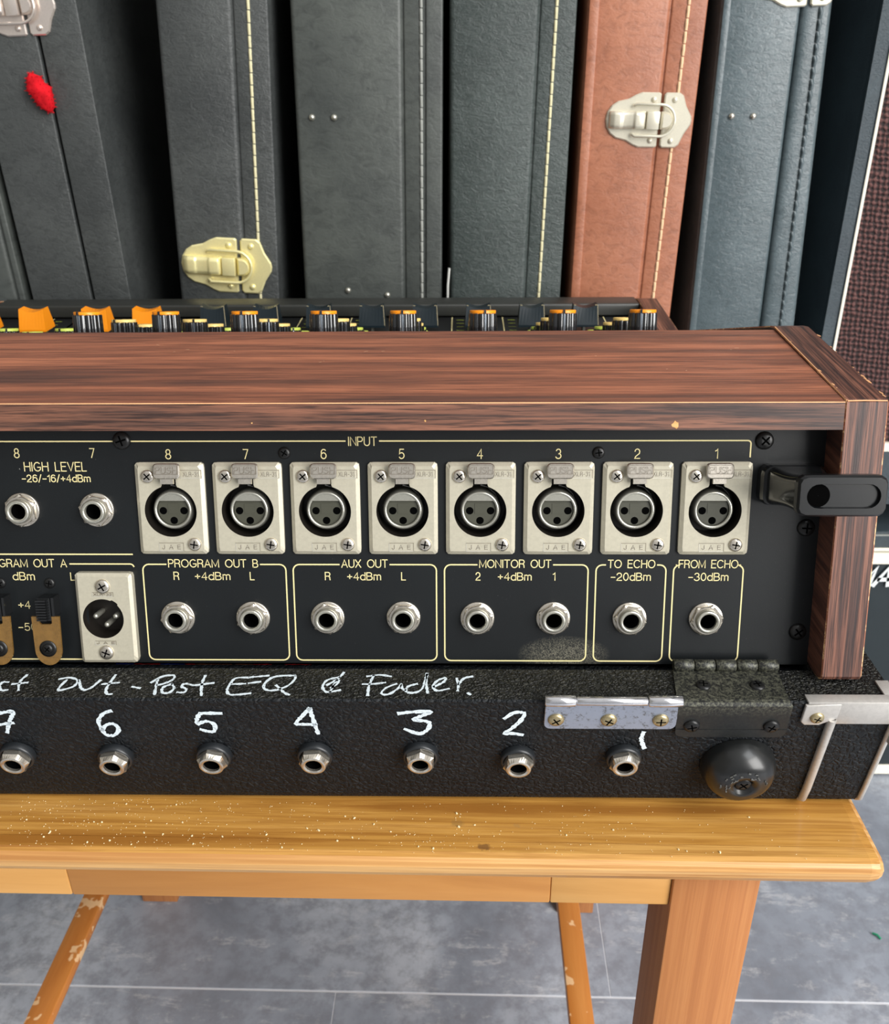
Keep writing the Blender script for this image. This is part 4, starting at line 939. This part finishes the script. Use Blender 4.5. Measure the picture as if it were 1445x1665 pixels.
b = MB(); b.box(-.158, -.0385, -.0430, -.025, AZ1, AZ0); part('apron_block', b, ['apron_light'], tab_, TR, bevel=(.0008, 2))
b = MB(); b.box(-.0385, .1588, -.0430, -.025, AZ1, AZ0); part('apron_block', b, ['apron_mid'], tab_, TR, bevel=(.0008, 2))
b = MB(); b.box(.1588, .2070, -.0430, -.025, AZ1, AZ0); part('apron_block', b, ['apron_light'], tab_, TR, bevel=(.0008, 2))
b = MB(); b.box(-.158, .207, .305, .322, AZ1, AZ0); part('back_apron', b, ['apron_mid'], tab_, TR, bevel=(.0008, 2))
for xx in ((-.188, -.170), (.219, .237)): b = MB(); b.box(xx[0], xx[1], -.0130, .302, AZ1, AZ0); part('side_apron', b, ['apron_mid'], tab_, TR, bevel=(.0008, 2))
for (lx_, ly) in ((.2070, -.0448), (-.1925, -.0448), (.2105, .2985), (-.1925, .3030)):
    b = MB(); b.box(lx_, lx_ + .0345, ly, ly + .032, FZ + .0004, AZ0); part('leg', b, ['leg'], tab_, TR, bevel=(.0012, 2))
for lx_ in (-.2020, .2005):
    b = MB(); b.box(lx_, lx_ + .0180, -.012, .302, -.490, -.480); part('stretcher', b, ['rail'], tab_, TR, bevel=(.001, 2))
# dust and crumbs on the table front
random.seed(21); b = MB()
for k in range(620):
    x = random.triangular(-.08, .26, -.04) if random.random() < .75 else random.uniform(-.08, .27); y = random.uniform(-.053, -.027); r = random.uniform(.00008, .00020) if random.random() < .95 else random.uniform(.0003, .0005)
    a = random.uniform(0, pi); n = 5
    b.prism([(r * random.uniform(.6, 1.3) * math.cos(2 * pi * i / n + a) * 1.3, r * random.uniform(.6, 1.3) * math.sin(2 * pi * i / n + a)) for i in range(n)], [(0, 0), (r * .3, r * .8)], cap0=False, Mx=TR @ T(x, y, TZ + .0001) @ RZ(a))
cr_ = part('sawdust', b, ['crumb'], None); cr_['kind'] = 'stuff'; cr_['label'] = 'pale sawdust crumbs scattered on the front of the table'; cr_['category'] = 'dust'

# =========================================================================== GUITAR CASES
CYF = .440
def lean_box(b, x0b, x0t, x1b, x1t, y0, y1, zb=FZ + .001, zt=.50, mi=0):
    vs = [(x0b, y0, zb), (x1b, y0, zb), (x1b, y1, zb), (x0b, y1, zb), (x0t, y0, zt), (x1t, y0, zt), (x1t, y1, zt), (x0t, y1, zt)]
    b.add(vs, [(0, 3, 2, 1), (4, 5, 6, 7), (0, 1, 5, 4), (1, 2, 6, 5), (2, 3, 7, 6), (3, 0, 4, 7)], mi)
def lx(line_, z): # line_ = (x at z=.19, x at z=-.026)
    s = (line_[0] - line_[1]) / .216; return line_[1] + s * (z + .026)
def guitar_case(label, left, seam, right, mat, pipe=None, pipemat='stitch', yoff=0.0, gap=.0003, welt=None, bev=.007, lid_bev=.0015, raise_=.0, seam_mat=None, sbev=None):
    xm = (lx(left, FZ) + lx(right, FZ)) / 2
    t = thing('guitar_case', label, 'guitar case', (xm, CYF + .19, FZ), 0, 'guitar cases standing side by side behind the table')
    y0 = CYF + yoff
    b = MB(); lean_box(b, lx(left, FZ), lx(left, .5), lx(seam, FZ) - gap, lx(seam, .5) - gap, y0, y0 + .385); part('case_body', b, [mat], t, bevel=(min(bev, .0035), 3))
    b = MB(); lean_box(b, lx(seam, FZ) + gap, lx(seam, .5) + gap, lx(right, FZ), lx(right, .5), y0 + raise_, y0 + .385); part('case_lid', b, [mat], t, bevel=(lid_bev, 3))
    b = MB(); lean_box(b, lx(seam, FZ) - .002, lx(seam, .5) - .002, lx(seam, FZ) + .002, lx(seam, .5) + .002, y0 + (.010 if seam_mat else .0022), y0 + .37); part('case_seam', b, [seam_mat or mat], t)
    if welt:
        b = MB(); lean_box(b, lx(left, FZ) + .001, lx(left, .5) + .001, lx(left, FZ) + welt, lx(left, .5) + welt, y0 - .0012, y0 + .02); part('edge_binding', b, [mat], t, bevel=(.001, 2))
    if pipe:
        b = MB(); z = -.10 - .0082 * 56; L_ = .0082
        while z < .49:
            xa, xb = lx(pipe, z), lx(pipe, z + L_ - .0008)
            b.tube([(xa, y0 + raise_ + .0002, z), ((xa + xb) / 2, y0 + raise_ - .0002, z + L_ / 2), (xb, y0 + raise_ + .0002, z + L_ - .0008)], .00125, 6); z += L_
        part('piping', b, [pipemat], t)
    return t
def latch(parent, cx, cz, mat, lean=0.0, sc=1.0, y0=CYF, open_=0.0, top_only=None):
    Mx = T(cx, y0, cz) @ RY(lean) @ Matrix(((sc, 0, 0, 0), (0, 0, -sc, 0), (0, sc, 0, 0), (0, 0, 0, 1)))   # local x right, y up, z towards the viewer
    up = [(.0085, .0185), (.007, .0195), (-.006, .0195), (-.0105, .0178), (-.016, .0148), (-.024, .0130), (-.0285, .0100), (-.0315, .0055), (-.0325, 0)]
    pl = up + [(x, -y) for x, y in reversed(up[:-1])]
    b = MB(); b.prism(pl, [(0, 0), (0, .0010), (.0009, .0019)]); L0 = part('latch', b, [mat], parent, Mx)
    up = [(.0335, 0), (.0330, .0030), (.0285, .0100), (.0255, .0175), (.0225, .0195), (.0125, .0195), (.0110, .0180)]
    pl = up + [(x, -y) for x, y in reversed(up[1:])]
    b = MB(); b.prism(pl, [(0, 0), (0, .0010), (.0009, .0019)]); part('catch_plate', b, [mat], L0, Mx)
    b = MB()
    z0 = .0060
    path = [(-.0120, .0100, .004), (-.010, .0112, z0), (.006, .0112, z0)] + [(.0085 + .0112 * math.cos(a), .0112 * math.sin(a), z0) for a in [pi / 2 - pi * i / 12 for i in range(13)]] + [(-.010, -.0112, z0), (-.0120, -.0100, .004)]
    b.tube(path, .0011, 8); part('bail_wire', b, [mat], L0, Mx)
    b = MB()
    b.rings([[(x, y, z) for (y, z) in ((-.0062, .0018), (.0062, .0018), (.0062, h_), (.0040, h_ + .0016), (-.0040, h_ + .0016), (-.0062, h_))] for x, h_ in ((-.0300, .0030), (-.0265, .0058), (-.0215, .0060), (-.0200, .0050), (-.0120, .0056), (-.0105, .0070), (-.0040, .0066), (-.0022, .0030))])
    b.box(-.0018, .0078, -.0064, .0064, .0018, .0072)
    part('lever', b, [mat], L0, Mx, bevel=(.0007, 2))
    b = MB(); D = [(.0092, .0062), (.0092, -.0062)] + [(.0120 + .0066 * math.cos(a), .0062 * math.sin(a)) for a in [-pi / 2 + pi * i / 10 for i in range(11)]]
    b.prism(D, [(0, .001), (0, .0052), (.0014, .0068)]); part('catch_hook', b, [mat], L0, Mx)
    for x, y in ((.0030, .0145), (.0030, -.0145), (.0190, .0145), (.0190, -.0145)):
        b = MB(); b.lathe([(.0021, .0018), (.0020, .0026), (.0012, .0033), (.0001, .0035)], 14); part('rivet', b, [mat], L0, Mx @ T(x, y, 0))
    return L0
def studs(parent, pts, mat='ring', y0=CYF):
    for x, z in pts:
        b = MB(); b.lathe([(.0024, 0), (.0022, .0012), (.0012, .0020), (.0001, .0022)], 14, Mx=T(x, y0, z) @ RX(pi / 2)); part('stud', b, [mat], parent)
gA = guitar_case('dark grey case cut off at the far left edge of the picture', (-.330, -.322), (-.2525, -.2478), (-.2470, -.2415), 'lea_black2', gap=.0006, bev=.004)
gB = guitar_case('black case with a red plush tuft poking from its seam', (-.2420, -.2354), (-.1905, -.1847), (-.1575, -.1532), 'lea_black', gap=.0013, bev=.0012, lid_bev=.001, seam_mat='dark_void')
latch(gB, -.2060, .1905, 'latch_pink', -.03, 1.0)
gC = guitar_case('black case with a brass latch low on its front and cream piping', (-.1003, -.1116), (-.0442, -.0568), (-.0184, -.0295), 'lea_black', (-.0326, -.0450), 'stitch', raise_=.001)
latch(gC, -.0700, .0050, 'gold', .055, 1.12)
gD = guitar_case('wide dark grey case with grey piping and four small studs', (-.0023, -.0079), (.0794, .0755), (.1087, .1056), 'lea_black2', (.0928, .0893), 'stitch_glint_grey', raise_=.001)
studs(gD, [(.0083, .1148), (.0252, .1146), (.0285, -.0160), (.0608, -.0200)])
b = MB(); lean_box(b, lx((.0968, .0932), FZ), lx((.0968, .0932), .5), lx((.0980, .0945), FZ), lx((.0980, .0945), .5), CYF - .0006, CYF + .004); part('edge_binding', b, ['lea_black2'], gD)
gE = guitar_case('greenish black grained case with cream piping left of the brown case', (.1135, .1125), (.1789, .1742), (.2055, .2033), 'lea_green', (.1908, .1855), 'stitch', raise_=.001)
b = MB(); b.tube([(.1120, CYF - .002, .002), (.1108, CYF - .003, -.012), (.1104, CYF - .003, -.034)], .0011, 6); part('trim_cord', b, ['zip'], gE)
gF = guitar_case('tan brown case with cream nickel latch', (.2130, .2109), (.2731, .2690), (.2994, .2956), 'lea_brown', (.2856, .2798), 'stitch_tan', welt=.0083, raise_=.001)
latch(gF, .2628, .1110, 'latch', .022, .98)
gG = guitar_case('blue-grey case with two studs and a frayed seam edge beside the speaker cabinet', (.3088, .3110), (.3662, .3710), (.3885, .3990), 'lea_blue', None, welt=.0066, raise_=.001, lid_bev=.004, seam_mat='dark_void')
studs(gG, [(.3256, .1132), (.3418, .1130)], 'nickel')
latch(gG, .3600, .2040, 'latch', -.03, 1.0)
b = MB(); z = -.08 - .0078 * 60; pl = (.3800, .3872)
while z < .49:
    b.tube([(lx(pl, z), CYF + .0012, z), (lx(pl, z + .004) + .0004, CYF + .0004, z + .0035), (lx(pl, z + .0068), CYF + .0012, z + .0068)], .0016, 6); z += .0078
part('frayed_piping', b, ['lea_blue'], gG)
# red plush tuft (lining poking out of the seam)
b = MB(); n = 14; rs = []
for k in range(11):
    t = k / 10; z = .0135 - .027 * t; r = .0078 * (1 - abs(2 * t - 1) ** 3.2 * .8); ring = []
    for i in range(n):
        a = 2 * pi * i / n; q = r * (1 + .45 * mnoise.noise(Vector((math.cos(a) * 2, math.sin(a) * 2, t * 6)))); ring.append((q * math.cos(a) * 1.0 + (t - .5) * .006, q * math.sin(a) * .8, z))
    rs.append(ring)
b.rings(rs, True, True, smooth=True)
random.seed(9)
for k in range(1100):
    r = random.choice(rs); p = Vector(random.choice(r)); c = Vector((sum(q[0] for q in r) / n, 0, p.z)); d = (p - c + Vector((0, 0, random.uniform(-.003, .003)))).normalized(); q = p + d * random.uniform(.0006, .0022)
    e_ = d.orthogonal().normalized() * .00016; b.add([tuple(p + e_), tuple(p - e_), tuple(q)], [(0, 1, 2)])
part('plush_tuft', b, ['fluff'], gB, T(-.1945, CYF - .003, .1335) @ RY(-.12))['label'] = 'red plush tuft in the seam'

# =========================================================================== SPEAKER CABINET + AMPLIFIER
YC = .486
cab = thing('speaker_cabinet', 'tall black speaker cabinet with brown woven grille and white piping', 'speaker cabinet', (.78, YC + .15, -.235))
b = MB(); b.box(.4422, 1.08, YC + .004, YC + .33, -.235, .62); part('cabinet_shell', b, ['lea_cab'], cab, bevel=(.004, 3))
b = MB(); b.box(.4424, .4540, YC, YC + .03, -.2348, .62); b.box(.4540, 1.08, YC, YC + .03, -.2348, -.1790); part('front_frame', b, ['lea_cab'], cab)
b = MB(); b.box(.4540, .4562, YC - .0016, YC + .02, -.1785, .62); b.box(.4540, 1.08, YC - .0016, YC + .02, -.1785, -.1712); part('piping', b, ['white_piping'], cab, bevel=(.0006, 1))
b = MB(); b.box(.4562, 1.07, YC + .0035, YC + .0045, -.1712, .62); part('grille_cloth', b, ['grille'], cab)
for x in (.50, 1.02):
    for y in (.53, .78): b = MB(); b.lathe([(.018, -.030), (.020, 0)], 20, Mx=T(x, y, -.2352), cap0=True, cap1=True); part('rubber_foot', b, ['rubber'], cab)
amp = thing('amplifier', 'dark fronted amplifier with white piping and italic lettering under the speaker cabinet', 'amplifier', (.78, YC + .15, FZ))
b = MB(); b.box(.4422, 1.08, YC + .002, YC + .33, -.5785, -.2660); part('amp_shell', b, ['lea_cab'], amp, bevel=(.003, 2))
b = MB(); b.box(.4424, 1.08, YC, YC + .02, -.2830, -.2688); part('front_frame', b, ['lea_cab'], amp)
b = MB(); b.box(.4424, 1.08, YC - .0005, YC + .001, -.2696, -.2684); part('edge_highlight', b, ['stitch_glint_grey'], amp)  # grey strip painting the highlight on the top front edge
b = MB(); b.box(.4500, 1.07, YC - .0016, YC + .01, -.2864, -.2832); b.box(.4500, 1.07, YC - .0016, YC + .01, -.5757, -.5632); b.box(.4480, .4505, YC - .0016, YC + .01, -.5757, -.2832); part('piping', b, ['white_piping'], amp, bevel=(.0005, 1))
b = MB(); b.box(.4520, 1.07, YC - .0022, YC + .01, -.3005, -.2882); part('white_band', b, ['white_piping'], amp)
b = MB(); b.box(.4510, 1.07, YC + .0005, YC + .012, -.5630, -.3006); part('front_panel', b, ['amp_face'], amp)
b = MB()
def thick_text(t, x0, h, y0, wd, shear, kx=1.0):
    x = x0
    for c in t:
        for pl in G[c][1]: b.ribbon([(x + a * h * kx + shear * q * h, y0 + q * h) for a, q in pl], wd, 0.002)
        x += (G[c][0] + .22) * h * kx
thick_text('MARSHALL', .5180, .0205, -.3255, .0046, .22, 1.0)
lg = part('logo_letters', b, ['white_paint'], amp, T(0, YC, 0) @ RX(pi / 2))
# =========================================================================== small scrap on the floor
b = MB(); b.tube([(-.004, 0, .0008), (0, -.0010, .002), (.0035, -.003, .0008)], .0010, 6)
sc = part('plastic_scrap', b, ['scrap'], None, T(.5090, .2754, FZ + .0006) @ RZ(-.5)); sc['label'] = 'tiny green plastic scrap lying on the grey floor at the right'; sc['category'] = 'scrap'
